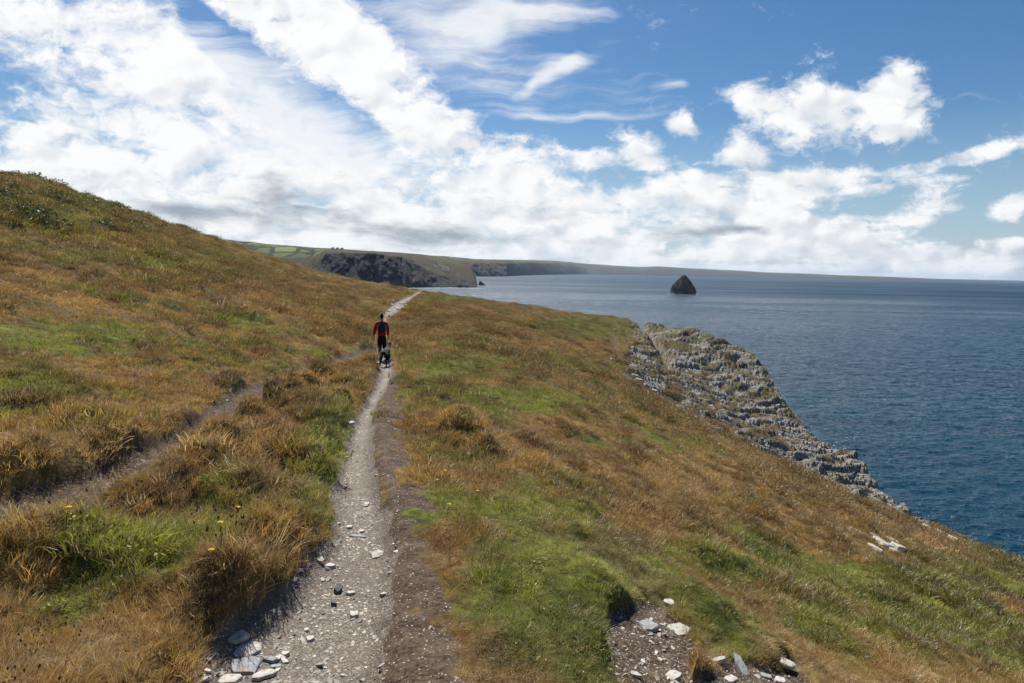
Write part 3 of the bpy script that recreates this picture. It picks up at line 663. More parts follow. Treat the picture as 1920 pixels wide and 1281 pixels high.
def coast(name, prof, mat, label, rough=1.0, seed=1, back=1500, cols=None):
    """prof rows: px, waterline py (or None), distance, brink py, skyline py, rock share, field share.
    A cliff rises from the water at the given distance, breaks at the brink and runs back inland to the skyline."""
    P = np.array([[r[0], r[2], r[3], r[4], r[5], r[6]] for r in prof], float)
    cols = cols or 420; px = np.linspace(P[0, 0], P[-1, 0], cols)
    D, BR, SK, RS, FS = (np.interp(px, P[:, 0], P[:, i]) for i in range(1, 6))
    D = D * (1 + rough * (0.02 * fbm(px * .05, px * 0 + seed, 4, seed)))
    n1, n2, n3 = 26, 26, 8
    rows = []
    cliff_w = P[0, 1] * 0 + D * 0.03 + 25
    inl = D * 0.14 + 150
    dirs = np.array([ray(a, 500) for a in px]); dh = dirs[:, :2]      # scaled so Y = 1
    BZ = np.array([ray(a, b)[2] for a, b in zip(px, BR)]); SZ = np.array([ray(a, b)[2] for a, b in zip(px, SK)])
    V = []; Zn = []
    for k in range(n1 + n2 + n3):
        if k < n1:
            s = k / (n1 - 1); dist = D + cliff_w * s ** 1.3 * (1 + 1.5 * RS)
            top = BZ * (D + cliff_w * (1 + 1.5 * RS)); z = SEA - 3 + (top - SEA + 3) * s ** (0.8 + .3 * RS)
            zone = np.stack([np.clip(s * 1.0 - .55 + RS * 1.0 * s, 0, 1), np.zeros(cols)], -1)
        elif k < n1 + n2:
            s = (k - n1 + 1) / n2; dB = D + cliff_w * (1 + 1.5 * RS); dist = dB + inl * s
            z = BZ * dB + (SZ * (dB + inl) - BZ * dB) * (1 - (1 - s) ** 1.5)
            zone = np.stack([np.ones(cols), np.clip(FS * (0.3 + s), 0, 1)], -1)
        else:
            s = (k - n1 - n2 + 1) / n3; dB = D + cliff_w * (1 + 1.5 * RS) + inl; dist = dB + back * s
            z = SZ * dB - s * s * 60 - s * 10
            zone = np.stack([np.ones(cols), FS], -1)
        nx = dh[:, 0] * dist; ny = dist
        rel = min(1, k / 6) if k < n1 else max(0.12, 1 - (k - n1) / 5)
        gul = fbm(nx * .012, ny * .004 + z * .004, 5, seed + 3, .6)
        push = rough * gul * 38 * rel * (1 if D.mean() < 4000 else 3)
        lift = rough * fbm(nx * .01, ny * .01, 4, seed + 9) * (3 if k >= n1 else 9 * (k / n1) * (1 - k / n1) * 4)
        f2 = 1 + push / dist
        V.append(np.stack([nx * f2, ny * f2, z + lift * (k > 0)], -1)); Zn.append(zone)
    V = np.array(V); nr = len(V); idx = np.arange(nr * cols).reshape(nr, cols)
    q = np.stack([idx[:-1, :-1], idx[:-1, 1:], idx[1:, 1:], idx[1:, :-1]], -1).reshape(-1, 4)
    me = grid_mesh(name, V.reshape(-1, 3), q, True)
    z = np.array(Zn).reshape(-1, 2); attr(me, 'zone', np.c_[z, np.zeros(len(z))])
    o = link(name, me, mat, None, 'structure'); o['label'] = label
    return V
M_C1 = mat_coast('cliff_land'); M_C2 = mat_coast('distant_land', sc=.4, pale=(.11, .10, .10)); M_C3 = mat_coast('farthest_land', sc=.25, pale=(.07, .065, .07), grass=(.06, .05, .03), green=(.085, .11, .04))
HEAD = coast('headland', [(300, 0, 1500, 500, 440, .6, .8), (420, 0, 1450, 503, 449, .5, .8), (500, 0, 1450, 505, 457, .4, .8), (585, 0, 1480, 503, 464, .3, .75), (612, 0, 1480, 474, 466, .05, .7), (700, 0, 1550, 475, 471, .0, .5),
                   (760, 0, 1600, 483, 475, .1, .3), (790, 0, 1640, 497, 477, .15, .15), (815, 0, 1665, 513, 480, .1, .1), (840, 0, 1690, 518, 483, .05, 0), (872, 0, 1715, 522, 494, .0, 0), (886, 0, 1725, 525, 507, .0, 0), (893, 0, 1735, 530, 520, 0, 0), (896, 0, 1740, 538, 540, 0, 0)],
      M_C1, 'dark slate headland with fields on its top')
coast('coastline', [(760, 0, 4600, 486, 478, .4, .8), (830, 0, 4600, 488, 480, .4, .8), (890, 0, 4700, 493, 486, .3, .6), (950, 0, 5300, 494, 487, .4, .6), (1000, 0, 7500, 493, 488, .4, .8), (1040, 0, 9500, 496, 489, .5, .8), (1075, 0, 11500, 498, 492, .5, .7), (1100, 0, 13500, 505, 500, .4, .5), (1120, 0, 14500, 512, 512, .4, .5)],
      M_C2, 'second run of cliffs beyond the headland', rough=.8, seed=21, back=4000)
coast('far_coast', [(1030, 0, 13500, 500, 490, .3, .5), (1080, 0, 14500, 499, 493, .3, .5), (1150, 0, 15000, 503, 498, .3, .7), (1200, 0, 15000, 505, 500.5, .3, .7), (1237, 0, 15000, 504, 499.5, .3, .6), (1300, 0, 15000, 508, 503.5, .3, .7), (1387, 0, 15000, 512, 507.5, .3, .7),
                    (1440, 0, 15000, 515, 511, .3, .6), (1500, 0, 15000, 517, 512.5, .3, .6), (1575, 0, 14500, 519.5, 516, .3, .6), (1680, 0, 14200, 523, 519.5, .3, .5), (1762, 0, 17000, 525, 523, .3, .5), (1837, 0, 18000, 526.5, 524.5, .3, .5), (1920, 0, 18500, 528, 526.5, .3, .4), (2060, 0, 20000, 532, 530, .3, .4)],
      M_C3, 'thin blue line of far coast along the horizon', rough=.3, seed=41, back=6000, cols=700)

# ------------------------------------------------------------------ rock stack and sea rock
def mat_crag(name, dk, lt, sc):
    m, t, b = new_mat(name); p = gcoord(t)
    n = t.noise(t.map(p, rot=(0, R(30), 0), scl=(1, 1, .5)), .09 * sc, 8, .68); n2 = t.noise(p, .4 * sc, 5, .6)
    col = t.mix(t.rng(n, .35, .62), dk, lt); col = t.mix(t.math('MULTIPLY', t.rng(n2, .45, .6), .6), col, dk)
    ge = t.new('ShaderNodeNewGeometry'); sx = t.new('ShaderNodeSeparateXYZ'); t.l.new(ge.outputs['Normal'], sx.inputs[0])
    col = t.mix(t.math('MULTIPLY', t.rng(sx.outputs[2], .45, .8), .5), col, (.12, .11, .05))
    t.l.new(col, b.inputs['Base Color']); b.inputs['Roughness'].default_value = .9
    t.l.new(t.bump(n, 1.0, 6 / sc), b.inputs['Normal']); return m
def crag(name, cx, cy, prof, mat, seed, squash=.8):
    """prof: (height above sea, radius, sideways offset)"""
    na, nh = 96, 70; P = np.array(prof, float)
    th = np.linspace(0, 2 * np.pi, na, endpoint=False); hh = np.linspace(P[0, 0], P[-1, 0], nh)
    T, H = np.meshgrid(th, hh)
    RR = np.interp(H, P[:, 0], P[:, 1]); OX = np.interp(H, P[:, 0], P[:, 2])
    S = P[:, 1].max()
    n = fbm(np.cos(T) * 2.2 + H / S * 1.5, np.sin(T) * 2.2 + H / S, 5, seed, .62) * .26 + fbm(np.cos(T) * 7 + 3, np.sin(T) * 7 + H / S * 5, 4, seed + 4, .6) * .12
    rr = np.maximum(RR * (1 + n) + n * S * .10, 0.01)
    rr[-1] = 0.01
    V = np.stack([cx + OX + np.cos(T) * rr, cy + np.sin(T) * rr * squash, SEA + H], -1)
    idx = np.arange(na * nh).reshape(nh, na); nx = np.roll(idx, -1, 1)
    q = np.stack([idx[:-1], nx[:-1], nx[1:], idx[1:]], -1).reshape(-1, 4)
    return grid_mesh(name, V.reshape(-1, 3) - np.array([cx, cy, SEA]), q, False)
M_CRAG = mat_crag('stack_rock', (.045, .038, .030), (.20, .165, .125), 1.0)
c = pt(1281, 551, 50 * F_PX / 37.0)
k = c[1] / F_PX
me = crag('sea_stack', c[0], c[1], [(-3, 23.5 * k, 0), (2, 23.5 * k, 0), (6 * k, 23 * k, 0), (12 * k, 20.5 * k, 0), (15 * k, 19 * k, -.5 * k), (19 * k, 15.5 * k, -.8 * k), (24 * k, 11.8 * k, -.8 * k), (29 * k, 8.2 * k, -.3 * k), (32 * k, 5.4 * k, 0), (34 * k, 3.4 * k, 0), (35.5 * k, .5, 0)], M_CRAG, 5)
o = link('sea_stack', me, M_CRAG); o.location = (c[0], c[1], SEA); tag(o, 'tall dark pyramid-shaped rock standing alone out at sea', 'sea stack')
c2 = pt(903, 535, 50 * F_PX / 29.0); k2 = c2[1] / F_PX
me = crag('sea_rock', c2[0], c2[1], [(-3, 8 * k2, 0), (1, 7.5 * k2, 1 * k2), (3 * k2, 4.5 * k2, 0), (6 * k2, 3 * k2, -2 * k2), (8.5 * k2, .5, -3 * k2)], M_CRAG, 9)
o = link('sea_rock', me, M_CRAG); o.location = (c2[0], c2[1], SEA); tag(o, 'small dark low rock in the water just off the tip of the headland', 'sea rock')
# surf
def surf():
    m, t, b = new_mat('foam'); p = gcoord(t); n = t.noise(p, .12, 6, .7); a = att(t, 'fade').outputs['Fac']
    b.inputs['Base Color'].default_value = (.8, .84, .86, 1); b.inputs['Roughness'].default_value = .7
    t.l.new(t.rng(t.math('ADD', t.math('MULTIPLY', n, 1.4), a), 1.12, 1.3), b.inputs['Alpha'])
    V = []; Fc = []; fd = []
    def ring(pts, w, z):
        base = len(V)
        for (x, y, nx, ny) in pts:
            for j, s in enumerate((-.4, .1, .55, 1.0)):
                V.append((x + nx * w * s, y + ny * w * s, z)); fd.append((1 - max(0, s)) * .75)
        for i in range(len(pts) - 1):
            for j in range(3):
                a_ = base + i * 4 + j; Fc.append((a_, a_ + 4, a_ + 5, a_ + 1))
    for cx, cy, rad, w in ((c[0], c[1], 23 * k, 16), (c2[0], c2[1], 7.5 * k2, 22)):
        ring([(cx + math.cos(a) * rad, cy + math.sin(a) * rad * .8, math.cos(a), math.sin(a)) for a in np.linspace(0, 2 * np.pi, 60)], w, SEA + .25)
    # along the foot of the headland
    row = HEAD[1]; pts = []
    for p_ in row[200:]:
        l = math.hypot(p_[0], p_[1]); pts.append((p_[0], p_[1], -p_[0] / l, -p_[1] / l))
    ring(pts, 55, SEA + .3)
    me = grid_mesh('surf', np.array(V), np.array(Fc)); attr(me, 'fade', np.array(fd), 'FLOAT')
    tag(link('surf', me, m), 'thin white surf round the foot of the rocks', 'surf', kind='stuff')
surf()

# ------------------------------------------------------------------ grass, herbs, stones: prototypes
def blade_proto(name, n, rad, h, w, lean, mat, seg=3, spread=0.5, heads=0.0, seed=0):
    rg = np.random.default_rng(seed + 100)
    V = []; F = []; BL = []
    for i in range(n):
        a = rg.uniform(0, 2 * np.pi); rr = rad * math.sqrt(rg.random()); bx, by = math.cos(a) * rr, math.sin(a) * rr
        H = h * rg.uniform(.45, 1.1) * (1 - .35 * rr / rad); ww = w * rg.uniform(.6, 1.3)
        out = a + rg.normal(0, .8); k = spread * rg.uniform(.3, 1.2)
        dx = math.cos(out) * k + lean * rg.uniform(.5, 1.4); dy = math.sin(out) * k
        ta = rg.uniform(0, 2 * np.pi); tx, ty = math.cos(ta) * ww / 2, math.sin(ta) * ww / 2
        b0 = len(V); br = rg.random()
        for j in range(seg + 1):
            s = j / seg; wd = (1 - s ** 2 * .9)
            L = math.hypot(dx, dy)
            cx = bx + dx * H * s ** 1.7; cy = by + dy * H * s ** 1.7; cz = H * s * (1 - .28 * min(L, 1.6) * s) - .01
            V += [(cx - tx * wd, cy - ty * wd, cz), (cx + tx * wd, cy + ty * wd, cz)]; BL += [(br, s, 0)] * 2
        for j in range(seg): q = b0 + j * 2; F.append((q, q + 1, q + 3, q + 2))
        if rg.random() < heads:
            q = len(V); hw = w * 2.2
            for (ox, oy, oz) in ((-hw, 0, 0), (0, 0, -hw * 1.5), (hw, 0, 0), (0, 0, hw * 1.8), (0, -hw, 0), (0, hw, 0)): V.append((cx + ox, cy + oy, cz + oz)); BL.append((br, 1, 1))
            F += [(q, q + 1, q + 2, q + 3), (q + 4, q + 1, q + 5, q + 3)]
    me = grid_mesh(name, np.array(V), np.array(F), False); attr(me, 'blade', np.array(BL)); me.materials.append(mat)
    return me
def leaf_proto(name, n, rad, h, w, mat, seed=0):
    rg = np.random.default_rng(seed + 300); V = []; F = []; BL = []
    for i in range(n):
        a = rg.uniform(0, 2 * np.pi); rr = rad * rg.random() ** .6; z = h * rg.random() * (1 - .5 * rr / rad)
        c = np.array([math.cos(a) * rr, math.sin(a) * rr, z]); n1 = rg.normal(0, 1, 3); n1 /= np.linalg.norm(n1); n2 = np.cross(n1, rg.normal(0, 1, 3)); n2 /= np.linalg.norm(n2)
        s = w * rg.uniform(.6, 1.3); q = len(V)
        V += [c - n1 * s, c - n2 * s * .42, c + n1 * s, c + n2 * s * .42]; F.append((q, q + 1, q + 2, q + 3)); BL += [(rg.random(), .5, 0)] * 4
    me = grid_mesh(name, np.array(V), np.array(F), False); attr(me, 'blade', np.array(BL)); me.materials.append(mat); return me
def chip_proto(name, mat, seed):
    rg = random.Random(seed); bm = bmesh.new(); k = rg.randint(5, 7); pts = []
    for i in range(k):
        a = 2 * math.pi * (i + rg.uniform(-.25, .25)) / k; r = rg.uniform(.7, 1.1); pts.append((math.cos(a) * r, math.sin(a) * r * .7))
    lo = [bm.verts.new((x, y, -.22)) for x, y in pts]; hi = [bm.verts.new((x * .86, y * .86, .2 + rg.uniform(-.06, .06))) for x, y in pts]
    bm.faces.new(hi); bm.faces.new(lo[::-1])
    for i in range(k): bm.faces.new((lo[i], lo[(i + 1) % k], hi[(i + 1) % k], hi[i]))
    me = bpy.data.meshes.new(name); bm.to_mesh(me); bm.free(); me.materials.append(mat); return me

def mat_grass(name, transl=.4, head=(.05, .03, .02)):
    m = bpy.data.materials.new(name); m.use_nodes = True; t = NT(m.node_tree); t.n.clear()
    c = att(t, 'gcol', 'INSTANCER').outputs['Color']; bl = t.new('ShaderNodeSeparateColor'); t.l.new(att(t, 'blade').outputs['Color'], bl.inputs[0])
    mu = t.new('ShaderNodeVectorMath', operation='SCALE'); t.l.new(c, mu.inputs[0]); t.l.new(t.rng(bl.outputs[0], 0, 1, .55, 1.35), mu.inputs[3])
    col = t.mix(t.rng(bl.outputs[0], .9, .93), mu.outputs[0], (.46, .36, .20))
    col = t.mix(bl.outputs[2], col, head)
    d = t.new('ShaderNodeBsdfDiffuse'); t.l.new(col, d.inputs[0]); tr = t.new('ShaderNodeBsdfTranslucent'); t.l.new(col, tr.inputs[0])
    mx = t.new('ShaderNodeMixShader'); mx.inputs[0].default_value = transl; t.l.new(d.outputs[0], mx.inputs[1]); t.l.new(tr.outputs[0], mx.inputs[2])
    gl = t.new('ShaderNodeBsdfGlossy'); gl.inputs['Roughness'].default_value = .45; gl.inputs['Color'].default_value = (1, 1, 1, 1)
    m2 = t.new('ShaderNodeMixShader'); m2.inputs[0].default_value = .035; t.l.new(mx.outputs[0], m2.inputs[1]); t.l.new(gl.outputs[0], m2.inputs[2])
    o = t.new('ShaderNodeOutputMaterial'); t.l.new(m2.outputs[0], o.inputs[0]); return m
def mat_chip():
    m, t, b = new_mat('slate_chips'); c = att(t, 'gcol', 'INSTANCER').outputs['Color']; p = gcoord(t); n = t.noise(p, 40, 4, .6)
    mu = t.new('ShaderNodeVectorMath', operation='SCALE'); t.l.new(c, mu.inputs[0]); t.l.new(t.rng(n, .3, .7, .75, 1.15), mu.inputs[3]); t.l.new(mu.outputs[0], b.inputs['Base Color']); b.inputs['Roughness'].default_value = .7; return m
M_GRASS = mat_grass('grass_blades'); M_LEAF = mat_grass('herb_leaves', .35); M_CHIP = mat_chip()

def scatter(name, protos, P, rot, scl, idx, col, label, cat):
    pc = bpy.data.collections.new(name + '_kinds')
    for i, me in enumerate(protos):
        ob = bpy.data.objects.new('%s_kind_%02d' % (name, i), me); pc.objects.link(ob)
    me = bpy.data.meshes.new(name); me.vertices.add(len(P)); me.vertices.foreach_set('co', np.ascontiguousarray(P, np.float32).ravel()); me.update()
    attr(me, 'rot', rot, 'FLOAT_VECTOR'); attr(me, 'scl', scl, 'FLOAT_VECTOR'); attr(me, 'idx', idx, 'INT'); attr(me, 'gcol', col, 'FLOAT_COLOR')
    o = link(name, me); tag(o, label, cat, kind='stuff')
    ng = bpy.data.node_groups.new(name + '_scatter', 'GeometryNodeTree')
    ng.interface.new_socket('Geometry', in_out='INPUT', socket_type='NodeSocketGeometry'); ng.interface.new_socket('Geometry', in_out='OUTPUT', socket_type='NodeSocketGeometry')
    gi = ng.nodes.new('NodeGroupInput'); go = ng.nodes.new('NodeGroupOutput')
    ci = ng.nodes.new('GeometryNodeCollectionInfo'); ci.inputs['Collection'].default_value = pc; ci.inputs['Separate Children'].default_value = True; ci.inputs['Reset Children'].default_value = True
    ip = ng.nodes.new('GeometryNodeInstanceOnPoints'); ip.inputs['Pick Instance'].default_value = True
    def na(nm, ty):
        n = ng.nodes.new('GeometryNodeInputNamedAttribute'); n.data_type = ty; n.inputs['Name'].default_value = nm; return n.outputs['Attribute']
    L = ng.links.new; L(gi.outputs[0], ip.inputs['Points']); L(ci.outputs[0], ip.inputs['Instance']); L(na('idx', 'INT'), ip.inputs['Instance Index'])
    er = ng.nodes.new('FunctionNodeEulerToRotation'); L(na('rot', 'FLOAT_VECTOR'), er.inputs[0]); L(er.outputs[0], ip.inputs['Rotation'])
    L(na('scl', 'FLOAT_VECTOR'), ip.inputs['Scale']); L(ip.outputs[0], go.inputs[0])
    md = o.modifiers.new('scatter', 'NODES'); md.node_group = ng
    return o

def sample(n, r0_, r1_, power, a0=-46, a1=50):
    """random ground points, density falling as distance ** -power"""
    u = rng.random(n); k = 2 - power
    r = (r0_ ** k + u * (r1_ ** k - r0_ ** k)) ** (1 / k)
    a = np.radians(rng.uniform(a0, a1, n)); X = np.sin(a) * r; Y = np.cos(a) * r
    f = fields(X, Y); return X, Y, f
WIND = R(-25)
def build_grass():
    A = [blade_proto('tuft', 46, .070, .11, .0034, .22, M_GRASS, spread=.9, seed=i) for i in range(4)]                                    # 0-3 near, short
    A += [blade_proto('tuft', 36, .06, .20, .0034, .6, M_GRASS, seg=4, seed=10 + i) for i in range(3)]                        # 4-6 near, long, wind-laid
    A += [blade_proto('tuft', 48, .16, .14, .0085, .22, M_GRASS, spread=.8, seed=20 + i) for i in range(4)]                                # 7-10 middle
    A += [blade_proto('tuft', 70, .42, .18, .017, .25, M_GRASS, spread=.8, seed=30 + i, seg=2) for i in range(4)]                         # 11-14 far
    A += [blade_proto('tuft', 16, .10, .34, .0030, .3, M_GRASS, seed=40 + i, seg=4, spread=.3, heads=.5) for i in range(2)]    # 15-16 stalks
    A += [leaf_proto('leaves', 46, .09, .07, .016, M_LEAF, i) for i in range(3)]                                               # 17-19 herbs
    A += [leaf_proto('leaves', 90, .45, .40, .06, M_LEAF, 5 + i) for i in range(2)]                                            # 20-21 scrub
    X, Y, f = sample(340000, 1.3, 128, 1.22)
    r = f['r']; az = f['az']; bare = np.maximum(np.maximum(f['path'], f['dirt']), f['trail'])
    keep = (bare + rng.normal(0, .12, len(X)) < .42) & (r < edge_r(az) + 1.5)
    keep &= ~((f['rock'] > .5) & (f['rg'] < .55))
    clear = np.where(r < 6.5, .035, np.where(r < 15, .10, np.where(r < 27, .26, .32))) * rng.uniform(.4, 1.1, len(X))
    keep &= (f['dp'] > np.where((f['side'] < 0) & (r < 15), -.02, clear)) & (f['dt'] > clear * .9) & ((f['df'] > clear * .6))
    # trodden, nearly bare verge right of the path
    verge = (f['side'] > 0) & (f['dp'] < .55) & (r < 14)
    keep &= ~(verge & (rng.random(len(X)) < .15))
    i = np.where(keep)[0]; X, Y, r = X[i], Y[i], r[i]; F_ = {k: v[i] for k, v in f.items()}; n = len(i)
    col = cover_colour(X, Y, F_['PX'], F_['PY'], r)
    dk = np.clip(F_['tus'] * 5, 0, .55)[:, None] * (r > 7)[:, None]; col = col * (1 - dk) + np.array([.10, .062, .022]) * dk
    lush = np.clip((col[:, 1] / np.maximum(col[:, 0], .01) - .75) * 2, 0, 1)
    idx = np.where(r < 6.5 + rng.normal(0, .8, n), rng.integers(0, 4, n), np.where(r < 30 + rng.normal(0, 5, n), rng.integers(7, 11, n), rng.integers(11, 15, n)))
    near = r < 9
    laid = near & (rng.random(n) < np.where(F_['PX'] > 1180, .16, .03) + F_['tus'] * 1.2)
    idx = np.where(laid, rng.integers(4, 7, n), idx)
    idx = np.where(near & (rng.random(n) < .010), rng.integers(15, 17, n), idx)
    idx = np.where(near & (lush > .3) & (rng.random(n) < .10), rng.integers(17, 20, n), idx)
    hill = (F_['PX'] < 520) & (F_['PY'] < 440) & (fbm(X * .3, Y * .3, 3, 201) > .02)
    idx = np.where(hill & (rng.random(n) < .12), rng.integers(20, 22, n), idx)
    col[hill & (idx > 19)] = np.array([.085, .115, .04]) * rng.uniform(.6, 1.3, (int((hill & (idx > 19)).sum()), 1))
    s = rng.uniform(.55, 1.2, n) * np.clip(0.58 + 1.7 * np.clip(F_['tus'], 0, .3) + .6 * fbm(X * 1.1, Y * 1.1, 4, 211, .65) + .7 * fbm(X * 4.5, Y * 4.5, 2, 214) + .7 * fbm(X * .35, Y * .3, 3, 216), np.where(r < 9, .55, .38), 1.5)
    s = np.where(r > 12, s * 1.15, s)
    s *= np.where(verge[i], .8, 1.0); s *= np.where(F_['rg'] > .5, .7, 1)
    s *= np.where((F_['side'] < 0) & (F_['dp'] < 1.6) & (F_['dt'] > .15) & (r < 14), 1.25, 1)
    sz = s * rng.uniform(.8, 1.25, n) * (1 - .25 * sstep(r, 60, 120))
    rot = np.stack([rng.normal(0, .22, n), rng.normal(0, .22, n), WIND + rng.normal(0, 1.5, n)], 1)
    P = np.stack([X, Y, F_['z'] - .01], 1)
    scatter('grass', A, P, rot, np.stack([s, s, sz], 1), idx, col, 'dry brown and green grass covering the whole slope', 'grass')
    print('grass', n)
build_grass()

def build_gravel():
    A = [chip_proto('chip', M_CHIP, i) for i in range(8)]
    X, Y, f = sample(90000, 1.3, 30, 1.5, -34, 20)
    dens = np.where(f['path'] > .5, 1.0, np.where(f['dirt'] > .5, .16, np.where(f['trail'] > .5, .25, 0)))
    i = np.where(rng.random(len(X)) < dens)[0]
    X, Y = X[i], Y[i]; z = f['z'][i]; r = f['r'][i]; n = len(i)
    s = np.clip(.004 * (1 + rng.pareto(2.3, n)), .004, .032) * (1 + r * .02)
    s *= np.where(f['dirt'][i] > .5, .8, 1)
    v = rng.uniform(.35, 1.15, n)[:, None]; col = np.array([.50, .46, .40]) * v
    col[rng.random(n) < .12] *= .3
    scatter('gravel', A, np.stack([X, Y, z + s * .05], 1), np.stack([rng.normal(0, .22, n), rng.normal(0, .22, n), rng.uniform(0, 6.3, n)], 1),
            np.stack([s, s * rng.uniform(.6, 1, n), s * rng.uniform(.5, 1.1, n)], 1), rng.integers(0, 8, n), col, 'loose pale slate chips on the footpath', 'gravel')
    # the patch of bare soil in the right foreground
    n = 9000; PXs = rng.uniform(1080, 1560, n); PYs = rng.uniform(1090, 1330, n)
    rr = np.sqrt(rng.uniform(1.8 ** 2, 4.6 ** 2, n)); a = np.radians(rng.uniform(4, 32, n)); X = np.sin(a) * rr; Y = np.cos(a) * rr
    f = fields(X, Y); i = np.where(f['patch'] > .4)[0]; X, Y = X[i], Y[i]; n = len(i); s = np.clip(.0035 * (1 + rng.pareto(2.2, n)), .0035, .03)
    col = np.array([.46, .42, .37]) * rng.uniform(.2, 1.2, n)[:, None]
    scatter('soil_chips', A, np.stack([X, Y, f['z'][i] + s * .05], 1), np.stack([rng.normal(0, .3, n), rng.normal(0, .3, n), rng.uniform(0, 6.3, n)], 1),
            np.stack([s, s * .8, s * .8], 1), rng.integers(0, 8, n), col, 'small stone chips on the bare dark soil patch', 'stone chips')
build_gravel()

# ------------------------------------------------------------------ single stones
def slab_mesh(name, L, Wd, T, seed, k=7):
    rg = random.Random(seed); bm = bmesh.new(); pts = []
    for i in range(k):
        a = 2 * math.pi * (i + rg.uniform(-.3, .3)) / k; r = rg.uniform(.8, 1.12); pts.append((math.copysign(abs(math.cos(a)) ** .75, math.cos(a)) * r * L / 2, math.copysign(abs(math.sin(a)) ** .75, math.sin(a)) * r * Wd / 2))
    rings = []
    for z, s in ((-T, .92), (-T * .3, 1.0), (T * .25, .97), (T * .5, .88)):
        rings.append([bm.verts.new((x * s + rg.uniform(-.02, .02) * L, y * s + rg.uniform(-.02, .02) * Wd, z + rg.uniform(-.1, .1) * T)) for x, y in pts])
    bm.faces.new(rings[0][::-1])
    for a, b in zip(rings[:-1], rings[1:]):
        for i in range(k): bm.faces.new((a[i], a[(i + 1) % k], b[(i + 1) % k], b[i]))
    c = bm.verts.new((0, 0, T * .55))
    for i in range(k): bm.faces.new((rings[-1][i], rings[-1][(i + 1) % k], c))
    bmesh.ops.recalc_face_normals(bm, faces=bm.faces)
    me = bpy.data.meshes.new(name); bm.to_mesh(me); bm.free(); return me
def stone(px, py, wpx, hpx, T, rot, mat, label, group=None, tilt=(0, 0), seed=None, name='stone'):
    g = hit(px, py); k = g[1] / F_PX
    L = wpx * k; Wd = hpx * k / 0.50 if g[1] < 6 else hpx * k / .3
    o = link(name, slab_mesh(name, L, Wd, T, seed if seed is not None else int(px * 7 + py)), mat)
    o.location = g + Vector((0, 0, T * .35)); o.rotation_euler = (R(tilt[0]), R(tilt[1]), R(rot)); return tag(o, label, 'stone', group)
stone(462, 1222, 62, 30, 0.020, -8, M_STONE, 'large white slab on top at the left path edge beside the dark bank')
stone(462, 1250, 66, 26, 0.020, -10, M_GREY, 'broad brownish grey slab lying just below the large white slab')
stone(444, 1196, 44, 18, 0.020, 30, M_STONE, 'pale slab half in shade under the overhanging grass bank')
stone(494, 1268, 50, 14, 0.020, 24, M_STONE, 'long pale stone with a bright top near the bottom of the path')
stone(432, 1278, 56, 18, 0.020, 10, M_STONE, 'white rough stone cut off by the bottom edge, left of the path')
stone(535, 1229, 15, 10, 0.020, 0, M_STONE, 'rounded pale pebble right of the large white slab')
stone(523, 1235, 20, 9, 0.015, 55, M_STONE, 'narrow pale stone leaning against the rounded pebble')
stone(508, 1240, 14, 16, 0.020, 80, M_GREY, 'upright oval grey stone between white slab and rounded pebble')
stone(517, 1251, 28, 7, 0.012, 5, M_GREY, 'flat brown stone below the rounded pebble')
stone(582, 1200, 16, 9, 0.018, 30, M_STONE, 'small white oval stone in the middle of the path')
stone(707, 1041, 26, 14, 0.022, 30, M_STONE, 'tilted flat pale slab at the right edge of the gravel', tilt=(8, -14))
stone(634, 1110, 17, 12, 0.040, 0, M_DARK, 'dark angular stone standing up from the gravel', tilt=(15, 10))
stone(626, 1135, 12, 9, 0.030, 40, M_DARK, 'smaller dark stone just below the dark angular one')
stone(658, 1113, 18, 6, 0.015, 5, M_STONE, 'thin pale stone right of the dark angular stone')
stone(664, 1154, 20, 11, 0.020, 15, M_STONE, 'pale square stone below the dark stones on the right of the gravel')
stone(620, 1063, 22, 8, 0.020, -20, M_STONE, 'long pale stone near the left edge of the gravel above the dark stones')
stone(600, 1052, 16, 12, 0.020, 50, M_STONE, 'pale blocky stone close to the shaded left bank')
stone(655, 989, 13, 7, 0.015, 5, M_STONE, 'small white stone in the gravel, left one of a loose row of three')
stone(678, 997, 11, 7, 0.015, 15, M_STONE, 'small white stone in the gravel, middle one of a loose row of three')
stone(688, 946, 13, 6, 0.015, 25, M_STONE, 'small bright stone highest up the near gravel')
stone(671, 1006, 40, 5, 0.010, -12, M_GREY, 'long thin slate edge sticking out across the gravel')
stone(22, 998, 20, 6, 0.020, 10, M_STONE, 'white stone at the left end of the side trail')
stone(655, 794, 20, 5, 0.030, -10, M_STONE, 'pale stone at the left edge of the path below the tussock bank')
stone(708, 682, 9, 5, 0.050, 10, M_STONE, 'white stone on the path edge beside the dog', seed=4)
stone(1217, 1176, 42, 22, 0.030, 20, M_GREY, 'square blue grey slab lying on the dark soil patch')
stone(1272, 1184, 66, 20, 0.020, 28, M_STONE, 'long cream slab lying next to the square grey slab', tilt=(6, 0))
stone(1255, 1134, 22, 14, 0.030, 10, M_STONE, 'rounded cream stone at the top of the soil patch below the green tuft')
stone(1262, 1270, 30, 20, 0.020, -40, M_STONE, 'cream block at the bottom edge under the rusty tuft')
stone(1394, 1259, 20, 42, 0.020, 8, M_GREY, 'smooth blue grey slab standing at the bottom right of the soil', tilt=(20, 0))
stone(1370, 1276, 30, 12, 0.020, 30, M_STONE, 'short cream stone left of the smooth blue grey slab')
stone(1468, 1243, 44, 12, 0.020, -38, M_STONE, 'long pale stone under yellow grass right of the smooth grey slab')
stone(1436, 1270, 28, 8, 0.020, -20, M_GREY, 'thin grey stone in the shade right of the smooth slab')
stone(1462, 1278, 24, 12, 0.020, -25, M_STONE, 'pale block at the bottom edge, rightmost of the stones')
stone(1345, 1240, 48, 7, 0.020, 28, M_STONE, 'thin cream stone sloping up right of the rusty tuft')
